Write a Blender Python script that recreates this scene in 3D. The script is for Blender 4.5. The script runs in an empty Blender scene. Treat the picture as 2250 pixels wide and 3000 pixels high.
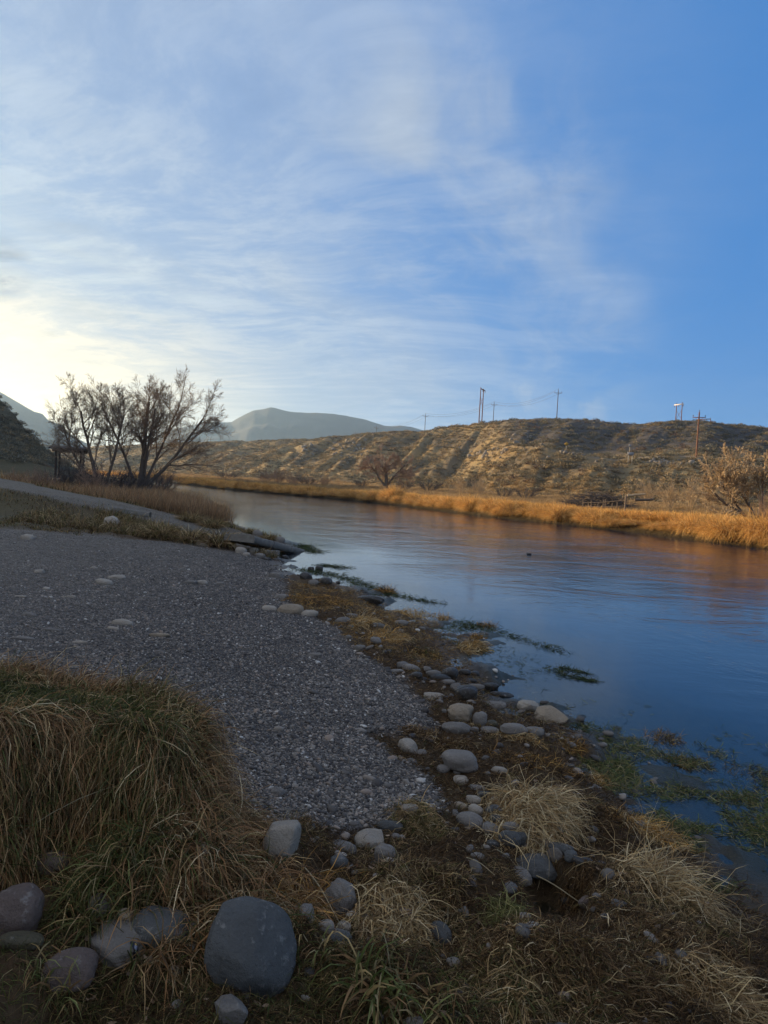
import bpy, bmesh, math, random
import numpy as np
random.seed(7); rng = np.random.default_rng(7)
S = bpy.context.scene
COL = S.collection
# ------------------------------------------------------------------ camera
CAMH = 2.0; PITCH = math.radians(2.2); ROLL = math.radians(3.0); FPX = 2080.0
cam = bpy.data.cameras.new('camera'); camo = bpy.data.objects.new('camera', cam); COL.objects.link(camo)
cam.sensor_fit = 'VERTICAL'; cam.sensor_height = 36.0; cam.lens = FPX / 3000 * 36.0
cam.clip_start = 0.05; cam.clip_end = 12000
camo.location = (0, 0, CAMH)
from mathutils import Matrix, Vector
camo.rotation_euler = (Matrix.Rotation(math.pi / 2 - PITCH, 4, 'X') @ Matrix.Rotation(ROLL, 4, 'Z')).to_euler()
S.camera = camo
# ------------------------------------------------------------------ sun and sky
SUN_AZ = math.radians(-58); SUN_EL = math.radians(9.5)     # azimuth from +Y, negative = left
sdir = Vector((math.sin(SUN_AZ) * math.cos(SUN_EL), math.cos(SUN_AZ) * math.cos(SUN_EL), math.sin(SUN_EL)))
sun = bpy.data.lights.new('sun', 'SUN'); suno = bpy.data.objects.new('sun', sun); COL.objects.link(suno)
sun.energy = 5.0; sun.angle = math.radians(0.6); sun.color = (1.0, 0.74, 0.46)
suno.rotation_euler = sdir.to_track_quat('Z', 'Y').to_euler()
S.view_settings.view_transform = 'Standard'; S.view_settings.look = 'None'
S.view_settings.gamma = 1; S.view_settings.use_curve_mapping = False
S.view_settings.exposure = 0.95
S.render.engine = 'CYCLES'
S.cycles.max_bounces = 6; S.cycles.diffuse_bounces = 3; S.cycles.glossy_bounces = 3
S.cycles.transparent_max_bounces = 12; S.cycles.volume_bounces = 1
S.cycles.use_denoising = True

def N(nt, t, **kw):
    n = nt.nodes.new(t)
    for k, v in kw.items(): setattr(n, k, v)
    return n
class G:
    """tiny node graph helper"""
    def __init__(s, nt): s.nt = nt
    def lk(s, a, b): s.nt.links.new(a, b)
    def setin(s, n, i, v):
        if v is None: return
        if hasattr(v, 'is_output') or isinstance(v, bpy.types.NodeSocket): s.lk(v, n.inputs[i])
        else: n.inputs[i].default_value = v
    def m(s, op, a, b=None, c=None, clamp=False):
        n = N(s.nt, 'ShaderNodeMath', operation=op); n.use_clamp = clamp
        s.setin(n, 0, a); s.setin(n, 1, b); s.setin(n, 2, c); return n.outputs[0]
    def vm(s, op, a, b=None, out=0):
        n = N(s.nt, 'ShaderNodeVectorMath', operation=op); s.setin(n, 0, a); s.setin(n, 1, b); return n.outputs[out]
    def mix(s, f, a, b, mode='MIX'):
        n = N(s.nt, 'ShaderNodeMix', data_type='RGBA', blend_type=mode); s.setin(n, 0, f); s.setin(n, 6, a); s.setin(n, 7, b); return n.outputs[2]
    def noise(s, vec, scale, detail=4, rough=.55, dist=0, out=0):
        n = N(s.nt, 'ShaderNodeTexNoise'); s.setin(n, 'Vector', vec); n.inputs['Scale'].default_value = scale
        n.inputs['Detail'].default_value = detail; n.inputs['Roughness'].default_value = rough; n.inputs['Distortion'].default_value = dist
        return n.outputs[out]
    def ss(s, v, a, b):
        n = N(s.nt, 'ShaderNodeMapRange', interpolation_type='SMOOTHSTEP'); s.setin(n, 0, v); n.inputs[1].default_value = a; n.inputs[2].default_value = b
        return n.outputs[0]
    def ramp(s, f, stops):
        n = N(s.nt, 'ShaderNodeValToRGB'); cr = n.color_ramp
        while len(cr.elements) < len(stops): cr.elements.new(.5)
        for e, (p, c) in zip(cr.elements, stops): e.position = p; e.color = (*c, 1) if len(c) == 3 else c
        s.setin(n, 0, f); return n.outputs[0]
    def comb(s, x, y, z):
        n = N(s.nt, 'ShaderNodeCombineXYZ'); s.setin(n, 0, x); s.setin(n, 1, y); s.setin(n, 2, z); return n.outputs[0]

W = bpy.data.worlds.new('World'); S.world = W; W.use_nodes = True
nt = W.node_tree; nt.nodes.clear(); g = G(nt)
sky = N(nt, 'ShaderNodeTexSky', sky_type='NISHITA'); sky.sun_disc = False
sky.sun_elevation = SUN_EL; sky.sun_rotation = SUN_AZ       # 0 = +Y, positive turns to +X
sky.altitude = 1400; sky.air_density = 1.0; sky.dust_density = 1.2; sky.ozone_density = 2.0
tc = N(nt, 'ShaderNodeTexCoord'); D = tc.outputs['Generated']
sep = N(nt, 'ShaderNodeSeparateXYZ'); g.lk(D, sep.inputs[0]); dx, dy, dz = sep.outputs
zc = g.m('ADD', g.m('MAXIMUM', dz, 0.0), 0.10)
px = g.m('DIVIDE', dx, zc); py = g.m('DIVIDE', dy, zc)
# cirrus on a flat layer, streaks drawn out along one wind direction
wa = math.radians(74)
ru = g.m('ADD', g.m('MULTIPLY', px, math.cos(wa)), g.m('MULTIPLY', py, math.sin(wa)))
rv = g.m('SUBTRACT', g.m('MULTIPLY', py, math.cos(wa)), g.m('MULTIPLY', px, math.sin(wa)))
warp = g.noise(g.comb(px, py, 1.3), 0.55, 3, .5, 0, 1)
wv = g.vm('MULTIPLY', g.vm('SUBTRACT', warp, (.5, .5, .5)), (1.5, 1.5, 0))
st = g.vm('ADD', g.comb(g.m('MULTIPLY', ru, .55), g.m('MULTIPLY', rv, 1.25), 0), wv)
n1 = g.noise(st, 1.1, 8, .60)
wb = math.radians(-14)
r2 = g.m('ADD', g.m('MULTIPLY', px, math.cos(wb)), g.m('MULTIPLY', py, math.sin(wb)))
r3 = g.m('SUBTRACT', g.m('MULTIPLY', py, math.cos(wb)), g.m('MULTIPLY', px, math.sin(wb)))
n2 = g.noise(g.vm('ADD', g.comb(g.m('MULTIPLY', r2, .8), g.m('MULTIPLY', r3, 1.9), 3), g.vm('MULTIPLY', wv, (1.3, 1.3, 0))), 1.7, 8, .68)
big = g.noise(g.comb(px, py, 8.2), 0.45, 2, .5)
def near(d, a, b):
    d = Vector(d).normalized(); n = g.vm('DOT_PRODUCT', D, tuple(d), out=1); return g.ss(n, math.cos(math.radians(b)), math.cos(math.radians(a)))
sdot = g.vm('DOT_PRODUCT', D, tuple(sdir), out=1)
cover = g.ss(g.m('ADD', dx, g.m('MULTIPLY', dz, -.10)), 0.42, -0.50)
over = g.ss(g.m('SUBTRACT', dz, g.m('MULTIPLY', dy, .45)), .32, .75)      # extra cloud overhead and behind, added to light the foreground
cover = g.m('MAXIMUM', cover, g.m('MULTIPLY', over, .9))      # more veil on the sun's side, plus the added overhead cloud
lowc = g.ss(dz, .62, .08)
sm = g.m('MULTIPLY', g.m('MULTIPLY', g.ss(n1, .38, .76), g.m('SUBTRACT', 1, g.m('MULTIPLY', g.ss(dz, .30, .55), .40))), g.m('ADD', g.m('MULTIPLY', cover, .72), .05))
n3 = g.noise(g.vm('ADD', g.comb(g.m('MULTIPLY', r2, 1.6), g.m('MULTIPLY', r3, 3.4), 7), g.vm('MULTIPLY', wv, (2.2, 2.2, 0))), 2.2, 8, .68)
fine = g.m('MULTIPLY', g.ss(g.m('ADD', g.m('MULTIPLY', n2, .6), g.m('MULTIPLY', n3, .4)), .43, .60), g.m('MULTIPLY', cover, g.m('ADD', g.m('MULTIPLY', lowc, .70), .10)))
veil = g.m('MULTIPLY', cover, g.m('ADD', g.m('MULTIPLY', g.ss(big, .3, .7), .30), .24))
horiz = g.m('MULTIPLY', g.ss(g.m('ADD', dz, g.m('MULTIPLY', n2, .10)), .34, .09), g.m('MULTIPLY', g.ss(dx, .30, -.22), .85))
w1 = g.m('MULTIPLY', near((.09, .92, .40), 1, 12), g.m('MULTIPLY', g.ss(n1, .42, .64), .55))
w2 = g.m('MULTIPLY', near((.24, .96, .215), .5, 7), g.m('MULTIPLY', g.ss(n1, .40, .66), .42))
w3 = g.m('MULTIPLY', near((-.03, .80, .60), 2, 15), g.m('MULTIPLY', g.ss(n1, .36, .75), .15))
w4 = g.m('MULTIPLY', near((.18, .98, .125), .3, 2.2), g.m('MULTIPLY', g.ss(g.noise(D, 30, 5), .42, .62), .30))
w5 = g.m('MULTIPLY', near((.27, .96, .108), .2, 1.6), g.m('MULTIPLY', g.ss(g.noise(D, 34, 5), .42, .62), .28))
c = veil
for k in (sm, fine, horiz, w1, w2, w3, w4, w5):
    c = g.m('SUBTRACT', 1.0, g.m('MULTIPLY', g.m('SUBTRACT', 1.0, c), g.m('SUBTRACT', 1.0, k)))
c = g.m('MINIMUM', c, .92)
glow = g.ss(sdot, .55, 1.0); glow2 = g.ss(sdot, .80, .995); low = g.ss(dz, .30, .04)
ccol = g.mix(g.m('MULTIPLY', glow, low), (.285, .315, .345, 1), (.36, .35, .30, 1))
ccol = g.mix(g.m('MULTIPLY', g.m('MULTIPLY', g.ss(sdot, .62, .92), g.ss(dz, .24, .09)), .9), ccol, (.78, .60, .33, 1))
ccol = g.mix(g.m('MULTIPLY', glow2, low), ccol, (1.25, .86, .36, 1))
ccol = g.mix(g.m('MULTIPLY', g.ss(sdot, .90, .99), low), ccol, (10.0, 6.4, 3.0, 1))  # glow around the out-of-frame sun, strengthened to warm the shaded foreground
ccol = g.mix(over, ccol, (.50, .47, .44, 1))  # unseen overhead cloud made brighter and warmer than the visible veil, as fill light
tex = g.m('ADD', .50, g.m('ADD', g.m('MULTIPLY', n2, .55), g.m('MULTIPLY', n3, .45)))
ccol = g.vm('MULTIPLY', ccol, g.comb(tex, tex, tex))
# one small darker cloud bank near the sun
dk = g.m('MULTIPLY', near((-.475, .855, .235), .4, 2.6), g.m('MULTIPLY', g.ss(n2, .35, .55), .8))
ccol = g.mix(dk, ccol, (.13, .14, .16, 1))
# deep clear-sky blue
skc = g.vm('MULTIPLY', sky.outputs[0], (.050, .068, .078))
skc = g.mix(.66, skc, (.026, .138, .385, 1))
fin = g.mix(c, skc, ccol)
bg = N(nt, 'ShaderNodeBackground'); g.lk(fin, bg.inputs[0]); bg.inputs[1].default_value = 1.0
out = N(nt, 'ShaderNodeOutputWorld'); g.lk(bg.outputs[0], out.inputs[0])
W.cycles.sampling_method = 'MANUAL'; W.cycles.sample_map_resolution = 512

# ------------------------------------------------------------------ pixel of the photograph -> place in the world
CR, SR, CP, SP = math.cos(ROLL), math.sin(ROLL), math.cos(PITCH), math.sin(PITCH)
def ray(u, v):
    a = (u - 1125) / FPX; b = -(v - 1500) / FPX
    x = a * CR - b * SR; y = a * SR + b * CR
    return np.array([x, CP + y * SP, -SP + y * CP])
def at(u, v, z=0.0):
    d = ray(u, v); t = (z - CAMH) / d[2]; return d[0] * t, d[1] * t
def atD(u, v, D):
    d = ray(u, v); t = D / math.hypot(d[0], d[1]); return d[0] * t, d[1] * t, CAMH + d[2] * t

# ------------------------------------------------------------------ numpy noise
def _h(i, j, s):
    v = (i.astype(np.int64) * 374761393 + j.astype(np.int64) * 668265263 + s * 2147483647) & 0xffffffff
    v = ((v ^ (v >> 13)) * 1274126177) & 0xffffffff
    return ((v ^ (v >> 16)) & 0xffff) / 65535.0
def vn(x, y, s=0):
    i = np.floor(x); j = np.floor(y); fx = x - i; fy = y - j
    fx = fx * fx * (3 - 2 * fx); fy = fy * fy * (3 - 2 * fy)
    a = _h(i, j, s); b = _h(i + 1, j, s); c_ = _h(i, j + 1, s); d = _h(i + 1, j + 1, s)
    return (a + (b - a) * fx) * (1 - fy) + (c_ + (d - c_) * fx) * fy
def fbm(x, y, sc, oct=4, s=0, gain=.5):
    t = 0; a = 1; tot = 0; x = x / sc; y = y / sc
    for k in range(oct):
        t = t + a * (vn(x, y, s + k) * 2 - 1); tot += a; a *= gain; x = x * 2.03 + 11.3; y = y * 2.03 - 7.1
    return t / tot
def sst(x, a, b):
    t = np.clip((x - a) / (b - a), 0, 1); return t * t * (3 - 2 * t)
def pdist(x, y, P, val=None):
    """distance to a polyline; side sign; value interpolated along it"""
    P = np.asarray(P, float); best = np.full(x.shape, 1e9); sg = np.zeros(x.shape); vv = np.zeros(x.shape)
    for k in range(len(P) - 1):
        ax, ay = P[k, :2]; bx, by = P[k + 1, :2]; ex, ey = bx - ax, by - ay; L = ex * ex + ey * ey
        t = np.clip(((x - ax) * ex + (y - ay) * ey) / L, 0, 1)
        qx = x - ax - t * ex; qy = y - ay - t * ey; d = np.hypot(qx, qy); m = d < best
        best = np.where(m, d, best); sg = np.where(m, np.sign(ex * (y - ay) - ey * (x - ax)), sg)
        if val is not None: vv = np.where(m, val[k] + (val[k + 1] - val[k]) * t, vv)
    return best, sg, vv
def polyin(x, y, P):
    P = np.asarray(P, float); ins = np.zeros(x.shape, bool)
    for k in range(len(P)):
        ax, ay = P[k]; bx, by = P[(k + 1) % len(P)]
        if ay == by: continue
        ins ^= ((ay > y) != (by > y)) & (x < (bx - ax) * (y - ay) / (by - ay) + ax)
    return ins
def polysd(x, y, P):   # positive inside
    d, _, _ = pdist(x, y, list(P) + [P[0]]); return np.where(polyin(x, y, P), d, -d)

# ------------------------------------------------------------------ the lie of the land
NEAR = [(2.6, -40), (2.3, 0), (1.95, 2.6), (1.83, 3.3), (1.75, 3.7), (1.80, 4.2), (1.62, 4.4), (1.60, 4.8), (1.52, 5.3), (1.62, 5.9), (1.45, 6.3), (.98, 6.55),
        (1.05, 7.2), (.82, 7.9), (1.1, 9.4), (.75, 10.2), (.1, 11.2), (-.7, 13.4), (-1.9, 14.5), (-2.6, 17.4), (-2.55, 20.3), (-4.2, 23.5), (-5.9, 28.5), (-8, 33.5),
        (-10.5, 41), (-14.5, 55), (-27, 87), (-46, 120), (-80, 158), (-160, 220), (-400, 380)]
FAR = [(22, -60), (20, 10), (18.2, 32), (16.5, 35.5), (15.3, 41), (12.8, 46.2), (8.4, 53.5), (3.9, 65.6), (-3, 81), (-11, 92), (-23, 107), (-43, 148), (-80, 195), (-160, 262), (-400, 430)]
MID = [(9, -60), (9, 10), (6, 25), (1, 40), (-8, 65), (-22, 95), (-46, 135), (-80, 176), (-160, 241), (-400, 405), (-3000, 2200)]
MOUND = [(-6, 4.1), (-2.02, 3.78), (-1.55, 3.77), (-1.22, 3.6), (-1.1, 3.54), (-0.89, 3.42), (-0.75, 3.4), (-0.68, 3.22), (-0.67, 3.15), (-0.66, 2.79), (-0.75, 2.83), (-0.95, 2.95), (-1.23, 2.98), (-1.48, 2.79), (-6, 2.1)]
LOBE = [(-.98, 3.0), (-.72, 3.0), (-.60, 2.86), (-.55, 2.72), (-.66, 2.6), (-.95, 2.6)]
RAMP = [(-1.9, 20.1), (-6, 21.3), (-8, 21.8), (-9.6, 22.2), (-12, 22.4), (-18, 24.5), (-26, 32), (-34, 50), (-44, 70)]
RAMPZ = [-.12, .52, .86, 1.1, 1.42, 1.95, 2.4, 3.3, 5.0]
GRAVEL = [(-2.6, 17), (-2.2, 15.2), (-2.0, 14.3), (-1.5, 11.2), (-1.4, 10.2), (-.91, 9), (-.44, 8.45), (-.08, 7.3), (.22, 6.66), (.47, 5.92), (.56, 5.4), (.44, 5.08), (-.02, 5.0), (.12, 4.62), (.42, 4.25),
          (.47, 3.9), (.16, 3.66), (-.2, 3.45), (-.36, 3.36), (-.52, 3.2), (-.55, 3.35), (-.74, 3.6), (-1.1, 3.85), (-2, 4.1), (-6, 4.4), (-20, 5), (-30, 12), (-17, 17), (-10.5, 14.8), (-8, 16.2), (-4.6, 17.3)]
# low humps: x, y, radius x, radius y, height
HUMPS = []
def hump(u, v, rx, ry, h): x, y = at(u, v, .2); HUMPS.append((x, y, rx, ry, h))
hump(1540, 2350, .22, .34, .09); hump(1140, 2700, .15, .12, .10); hump(1930, 2560, .26, .18, .08)
hump(1900, 2440, .20, .14, .05); hump(1420, 1915, .22, .45, .10); hump(1430, 1815, .25, .3, .05)
hump(1230, 1900, .5, .8, .06); hump(1020, 1790, .5, .9, .05); hump(1200, 2410, .16, .2, .06); hump(1750, 2740, .35, .3, .09)
hump(1650, 2880, .3, .2, .11); hump(1390, 2540, .25, .3, .05); hump(2080, 2880, .25, .2, .08); hump(1560, 2250, .35, .5, .05); hump(1660, 2540, .10, .08, .05)
hump(840, 2620, .10, .16, .10); hump(1480, 2880, .14, .12, .07); hump(1180, 2950, .2, .1, .05); hump(1960, 2170, .18, .16, .09); hump(2060, 2230, .25, .2, .05); hump(1670, 2190, .1, .1, .06)
PITS = [(.87, 3.18, .15, .32, .25), (*at(1745, 2535, .02), .17, .08, .25), (*at(1500, 2035), .35, .25, .06), (*at(1335, 1955), .12, .5, .06)]
# far bluff: photograph column, crest row, crest distance, foot distance
BL = [(-400, 1330, 900, 600), (300, 1306, 700, 420), (480, 1301, 610, 330), (540, 1296, 600, 320), (650, 1294, 565, 285), (800, 1292, 510, 250), (900, 1290, 470, 225), (960, 1285, 440, 210),
      (1060, 1272, 395, 190), (1180, 1269, 370, 182), (1245, 1264, 350, 175), (1330, 1247, 310, 160), (1413, 1237, 290, 148), (1500, 1229, 270, 138), (1631, 1223, 258, 124), (1720, 1230, 252, 116),
      (1800, 1238, 250, 112), (1870, 1239, 248, 108), (1980, 1231, 247, 104), (2050, 1230, 247, 102), (2130, 1241, 248, 100), (2250, 1252, 250, 98), (2600, 1290, 250, 92), (3400, 1380, 250, 80)]
_az = []; _zc = []; _dc = []; _df = []
for u, v, dc, df in BL:
    X, Y, Z = atD(u, v, dc); _az.append(math.atan2(X, Y)); _zc.append(Z - .35); _dc.append(dc); _df.append(df)
BENCH = [(1380, 1290, 215), (1450, 1300, 190), (1580, 1319, 166), (1681, 1336, 160), (1797, 1355, 156), (1900, 1345, 158), (2043, 1341, 160), (2125, 1346, 162), (2300, 1352, 165), (3000, 1380, 170)]
_ba = []; _bz = []; _bd = []
for u, v, d in BENCH: X, Y, Z = atD(u, v, d); _ba.append(math.atan2(X, Y)); _bz.append(Z); _bd.append(d)
LRIDGE = [(-150, -160), (-140, 40), (-140, 98), (-138, 116), (-130, 190), (-125, 232), (-110, 243), (-100, 250)]
LRZ = [44, 43, 42, 23, 24, 27, 12, 0]

def H(x, y, full=False):
    x = np.asarray(x, float); y = np.asarray(y, float)
    r = np.hypot(x, y)
    dn, sg, _ = pdist(x, y, NEAR); d = dn * sg                # >0 inland, near side
    d = d + np.where(r < 40, fbm(x, y, 1.3, 3, 5) * .10 + fbm(x, y, .35, 2, 9) * .05, 0)
    z = np.interp(d, [-60, -8, -3, -1.6, 0, .5, 1, 2, 3, 5, 8, 12, 20, 40, 100], [-1.6, -1.2, -.5, -.14, 0, .10, .17, .28, .36, .48, .66, .90, 1.25, 2.2, 4])
    grav = sst(polysd(x, y, GRAVEL) + fbm(x, y, .5, 3, 3) * .14 + fbm(x, y, 2.2, 4, 8) * np.clip((y - 9) * .12, 0, 1.2), -.10, .10 + .03 * np.clip(y - 9, 0, 8))
    wet = sst(d, -1.5, -.1)
    nearf = sst(r, 40, 12)
    lump = (fbm(x, y, .42, 4, 21) * .105 + np.abs(fbm(x, y, .30, 3, 27)) * .07 + fbm(x, y, .10, 3, 31) * .035) * (1 - grav) * wet * nearf
    lump = lump + grav * (fbm(x, y, 1.6, 3, 41) * .025 + fbm(x, y, .12, 2, 47) * .006) * nearf
    for (hx, hy, rx, ry, hh) in HUMPS: lump = lump + hh * np.exp(-(((x - hx) / rx) ** 2 + ((y - hy) / ry) ** 2))
    for (hx, hy, rx, ry, hh) in PITS: lump = lump - hh * np.exp(-((((x - hx) / rx) ** 2 + ((y - hy) / ry) ** 2)) ** 2)
    z = z + lump
    # bank left of the ramp, and the ramp itself
    dr, sr, rz = pdist(x, y, RAMP, RAMPZ)
    rampm = sst(dr, 1.5, .95)
    side = np.where(sr < 0, 3.2, 3.0)
    z = z * sst(dr, 1.2, side) + np.maximum(rz - .02, np.minimum(rz, z)) * (1 - sst(dr, 1.2, side))
    # grass mound beside the camera
    sd = polysd(x, y, MOUND) + fbm(x, y, .35, 2, 61) * .07
    mz = sst(sd, -.12, .13); topz = .90 + fbm(x, y, .5, 3, 66) * .07 - .30 * sst(x, -1.0, -.50) * sst(y, 3.3, 2.8) - .06 * sst(x, -1.0, -.6)
    z = z * (1 - mz) + topz * mz
    sl = polysd(x, y, LOBE); ml = sst(sl, -.10, .10) * (1 - mz); z = z * (1 - ml) + .60 * ml
    # left hill
    dl, _, lz = pdist(x, y, LRIDGE, LRZ)
    hill = lz * np.exp(-(dl / 46.0) ** 2 * 1.1) + np.minimum(lz, 9) * .0
    hill = hill + sst(dl, 120, 20) * (fbm(x, y, 28, 4, 71) * 3.2 + fbm(x, y, 4, 3, 74) * .5) * sst(lz, 2, 14)
    z = z + np.maximum(hill, 0)
    # far side
    df, sf, _ = pdist(x, y, FAR); e = -df * sf                 # >0 past the far shore
    az = np.arctan2(x, np.maximum(y, 1e-3)); az = np.where(y < 0, np.sign(x) * 1.5, az)
    zc_ = np.interp(az, _az, _zc); dc_ = np.interp(az, _az, _dc); f_ = np.interp(az, _az, _df)
    bd = np.interp(az, _ba, _bd); bz = np.interp(az, _ba, _bz); bw = sst(az, _ba[0], _ba[1] + .03)
    fl = np.interp(e, [-8, -2, 0, .5, 1.4, 8, 30, 200], [-1.5, -.5, 0, .28, .62, .85, 1.3, 2.2]) + fbm(x, y, 5, 3, 77) * .12 * sst(e, .5, 3)
    t = np.clip((r - f_) / (dc_ - f_), 0, 1)
    prof = np.where(t < 1, (1 - (1 - t) ** 1.25) * .55 + sst(t, .12, 1.0) * .45, 1)
    # ribs and gullies running down the face, drawn out slantwise
    gx = az * 260 - r * .17
    rib = ((.42 - np.abs(fbm(gx, r * .06, 15, 4, 81)) * 2.0)) * (5.0 + 3.0 * fbm(x, y, 70, 2, 88)) + fbm(gx, r * .3, 4.5, 3, 85) * 1.6
    face = np.sin(np.pi * np.clip(t, 0, 1)) ** .8
    zb = fl + (zc_ - fl) * prof + rib * face * (1 - .65 * bw)
    # right part: lower slope up to the bench, then the upper face
    tb = np.clip((r - f_) / (bd - f_), 0, 1); low_ = fl + (bz - fl) * (tb ** 1.15) + rib * .30 * np.sin(np.pi * tb)
    tu = np.clip((r - bd - 5) / (dc_ - bd - 5), 0, 1)
    up_ = bz + (zc_ - bz) * (.35 * tu + .65 * sst(tu, -.15, 1.0)) + rib * .35 * np.sin(np.pi * tu)
    zr_ = np.where(r < bd, low_, up_)
    zf = zb * (1 - bw) + zr_ * bw + fbm(x, y, 6, 4, 91) * .45 * sst(r, 70, 160)
    zf = np.where(r > dc_ + 5, zf + (fbm(x, y, 60, 3, 95) * 1.0 - .6) * sst(r, dc_ + 5, dc_ + 60), zf)
    dm, sm_, _ = pdist(x, y, MID); farside = sm_ < 0
    zz = np.where(farside, zf, z)
    if not full: return zz
    road = np.exp(-((r - bd - 2.5) / 1.6) ** 2) * bw * (az > _ba[1] - .02)
    return zz, dict(d=d, grav=grav, ramp=rampm, mound=mz, lobe=ml, far=farside, e=e, t=t, road=road, r=r, az=az, bw=bw, tu=tu, hill=sst(hill, 1.0, 6.0), face=face, rib=rib, dl=dl)
def Hs(x, y): return float(H(np.array([x]), np.array([y]))[0])
def ground_at(u, v):
    """where the sight line through this spot of the photograph meets the land or water"""
    d = ray(u, v)
    tt = np.concatenate([np.linspace(1.4, 12, 700), np.geomspace(12.02, 700, 900)])
    xs, ys, zs = d[0] * tt, d[1] * tt, CAMH + d[2] * tt
    hh = np.maximum(H(xs, ys), 0); k = np.argmax(zs < hh)
    if not (zs < hh).any(): k = len(tt) - 1
    return xs[k], ys[k], hh[k]

# ------------------------------------------------------------------ mesh helpers
def rawmesh(name, V, F, smooth=False, cols=None, attrs=None):
    """V (n,3); F (m,3|4) int array or list of such arrays"""
    me = bpy.data.meshes.new(name)
    Fl = F if isinstance(F, list) else [F]
    Fl = [np.asarray(f, np.int32) for f in Fl if len(f)]
    V = np.asarray(V, np.float32)
    me.vertices.add(len(V)); me.vertices.foreach_set('co', V.ravel())
    nl = sum(f.size for f in Fl); npoly = sum(len(f) for f in Fl)
    me.loops.add(nl); me.polygons.add(npoly)
    me.loops.foreach_set('vertex_index', np.concatenate([f.ravel() for f in Fl]))
    tot = np.concatenate([np.full(len(f), f.shape[1], np.int32) for f in Fl]); st_ = np.concatenate([[0], np.cumsum(tot)[:-1]]).astype(np.int32)
    me.polygons.foreach_set('loop_start', st_)
    if smooth: me.polygons.foreach_set('use_smooth', np.ones(npoly, bool))
    if cols is not None:
        a = me.attributes.new('Col', 'FLOAT_COLOR', 'POINT'); cc = np.ones((len(V), 4), np.float32); cc[:, :3] = cols; a.data.foreach_set('color', cc.ravel())
    for k, v in (attrs or {}).items():
        a = me.attributes.new(k, 'FLOAT', 'POINT'); a.data.foreach_set('value', np.asarray(v, np.float32))
    me.update(calc_edges=True); me.validate() if False else None
    return me
def link(name, me, mat=None, parent=None, loc=None, **props):
    o = bpy.data.objects.new(name, me); COL.objects.link(o)
    if mat is not None and not me.materials: me.materials.append(mat)
    if parent: o.parent = parent
    if loc is not None: o.location = loc
    for k, v in props.items(): o[k] = v
    return o
def empty(name, loc, label, category, group=None, rz=0):
    o = bpy.data.objects.new(name, None); COL.objects.link(o); o.location = loc; o.rotation_euler[2] = rz
    o['label'] = label; o['category'] = category
    if group: o['group'] = group
    return o
class MB:
    def __init__(s): s.V = []; s.F3 = []; s.F4 = []; s.n = 0
    def add(s, V, F3=None, F4=None):
        V = np.asarray(V, float)
        if F3 is not None and len(F3): s.F3.append(np.asarray(F3) + s.n)
        if F4 is not None and len(F4): s.F4.append(np.asarray(F4) + s.n)
        s.V.append(V); s.n += len(V)
    def box(s, c, d, rz=0, tilt=None):
        x, y, z = np.array(d) / 2
        V = np.array([[-x, -y, -z], [x, -y, -z], [x, y, -z], [-x, y, -z], [-x, -y, z], [x, -y, z], [x, y, z], [-x, y, z]])
        if tilt is not None: V = V @ np.array(tilt.to_matrix()).T
        cz, sz = math.cos(rz), math.sin(rz); V = np.c_[V[:, 0] * cz - V[:, 1] * sz, V[:, 0] * sz + V[:, 1] * cz, V[:, 2]] + c
        s.add(V, F4=[[0, 3, 2, 1], [4, 5, 6, 7], [0, 1, 5, 4], [1, 2, 6, 5], [2, 3, 7, 6], [3, 0, 4, 7]])
    def tube(s, pts, rad, sides=6, cap=True):
        P = np.asarray(pts, float)[None]; R_ = np.asarray(rad, float)
        if R_.ndim == 0: R_ = np.full(len(P[0]), float(R_))
        V, F = tubes(P, R_[None], sides); s.add(V, F4=F)
        if cap:
            n = len(P[0]); s.add(V[:sides], F3=[[0, i + 1, i] for i in range(1, sides - 1)]); s.add(V[(n - 1) * sides:], F3=[[0, i, i + 1] for i in range(1, sides - 1)])
    def mesh(s, name, smooth=False, cols=None):
        F = ([np.concatenate(s.F4)] if s.F4 else []) + ([np.concatenate(s.F3)] if s.F3 else [])
        return rawmesh(name, np.concatenate(s.V), F, smooth, cols)
def tubes(P, R_, sides):
    """P (m,n,3) polylines, R_ (m,n) radii"""
    m, n, _ = P.shape; T = np.gradient(P, axis=1); T /= np.linalg.norm(T, axis=2, keepdims=True) + 1e-9
    ref = np.where(np.abs(T[..., 2:3]) > .9, np.array([1., 0, 0]), np.array([0, 0, 1.]))
    A = np.cross(T, ref); A /= np.linalg.norm(A, axis=2, keepdims=True) + 1e-9; B = np.cross(T, A)
    th = np.arange(sides) * 2 * np.pi / sides
    V = P[:, :, None] + R_[:, :, None, None] * (A[:, :, None] * np.cos(th)[:, None] + B[:, :, None] * np.sin(th)[:, None])
    V = V.reshape(-1, 3); idx = np.arange(m * n * sides).reshape(m, n, sides)
    a = idx[:, :-1]; b = idx[:, 1:]; F = np.stack([a, np.roll(a, -1, 2), np.roll(b, -1, 2), b], -1).reshape(-1, 4)
    return V, F

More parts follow.
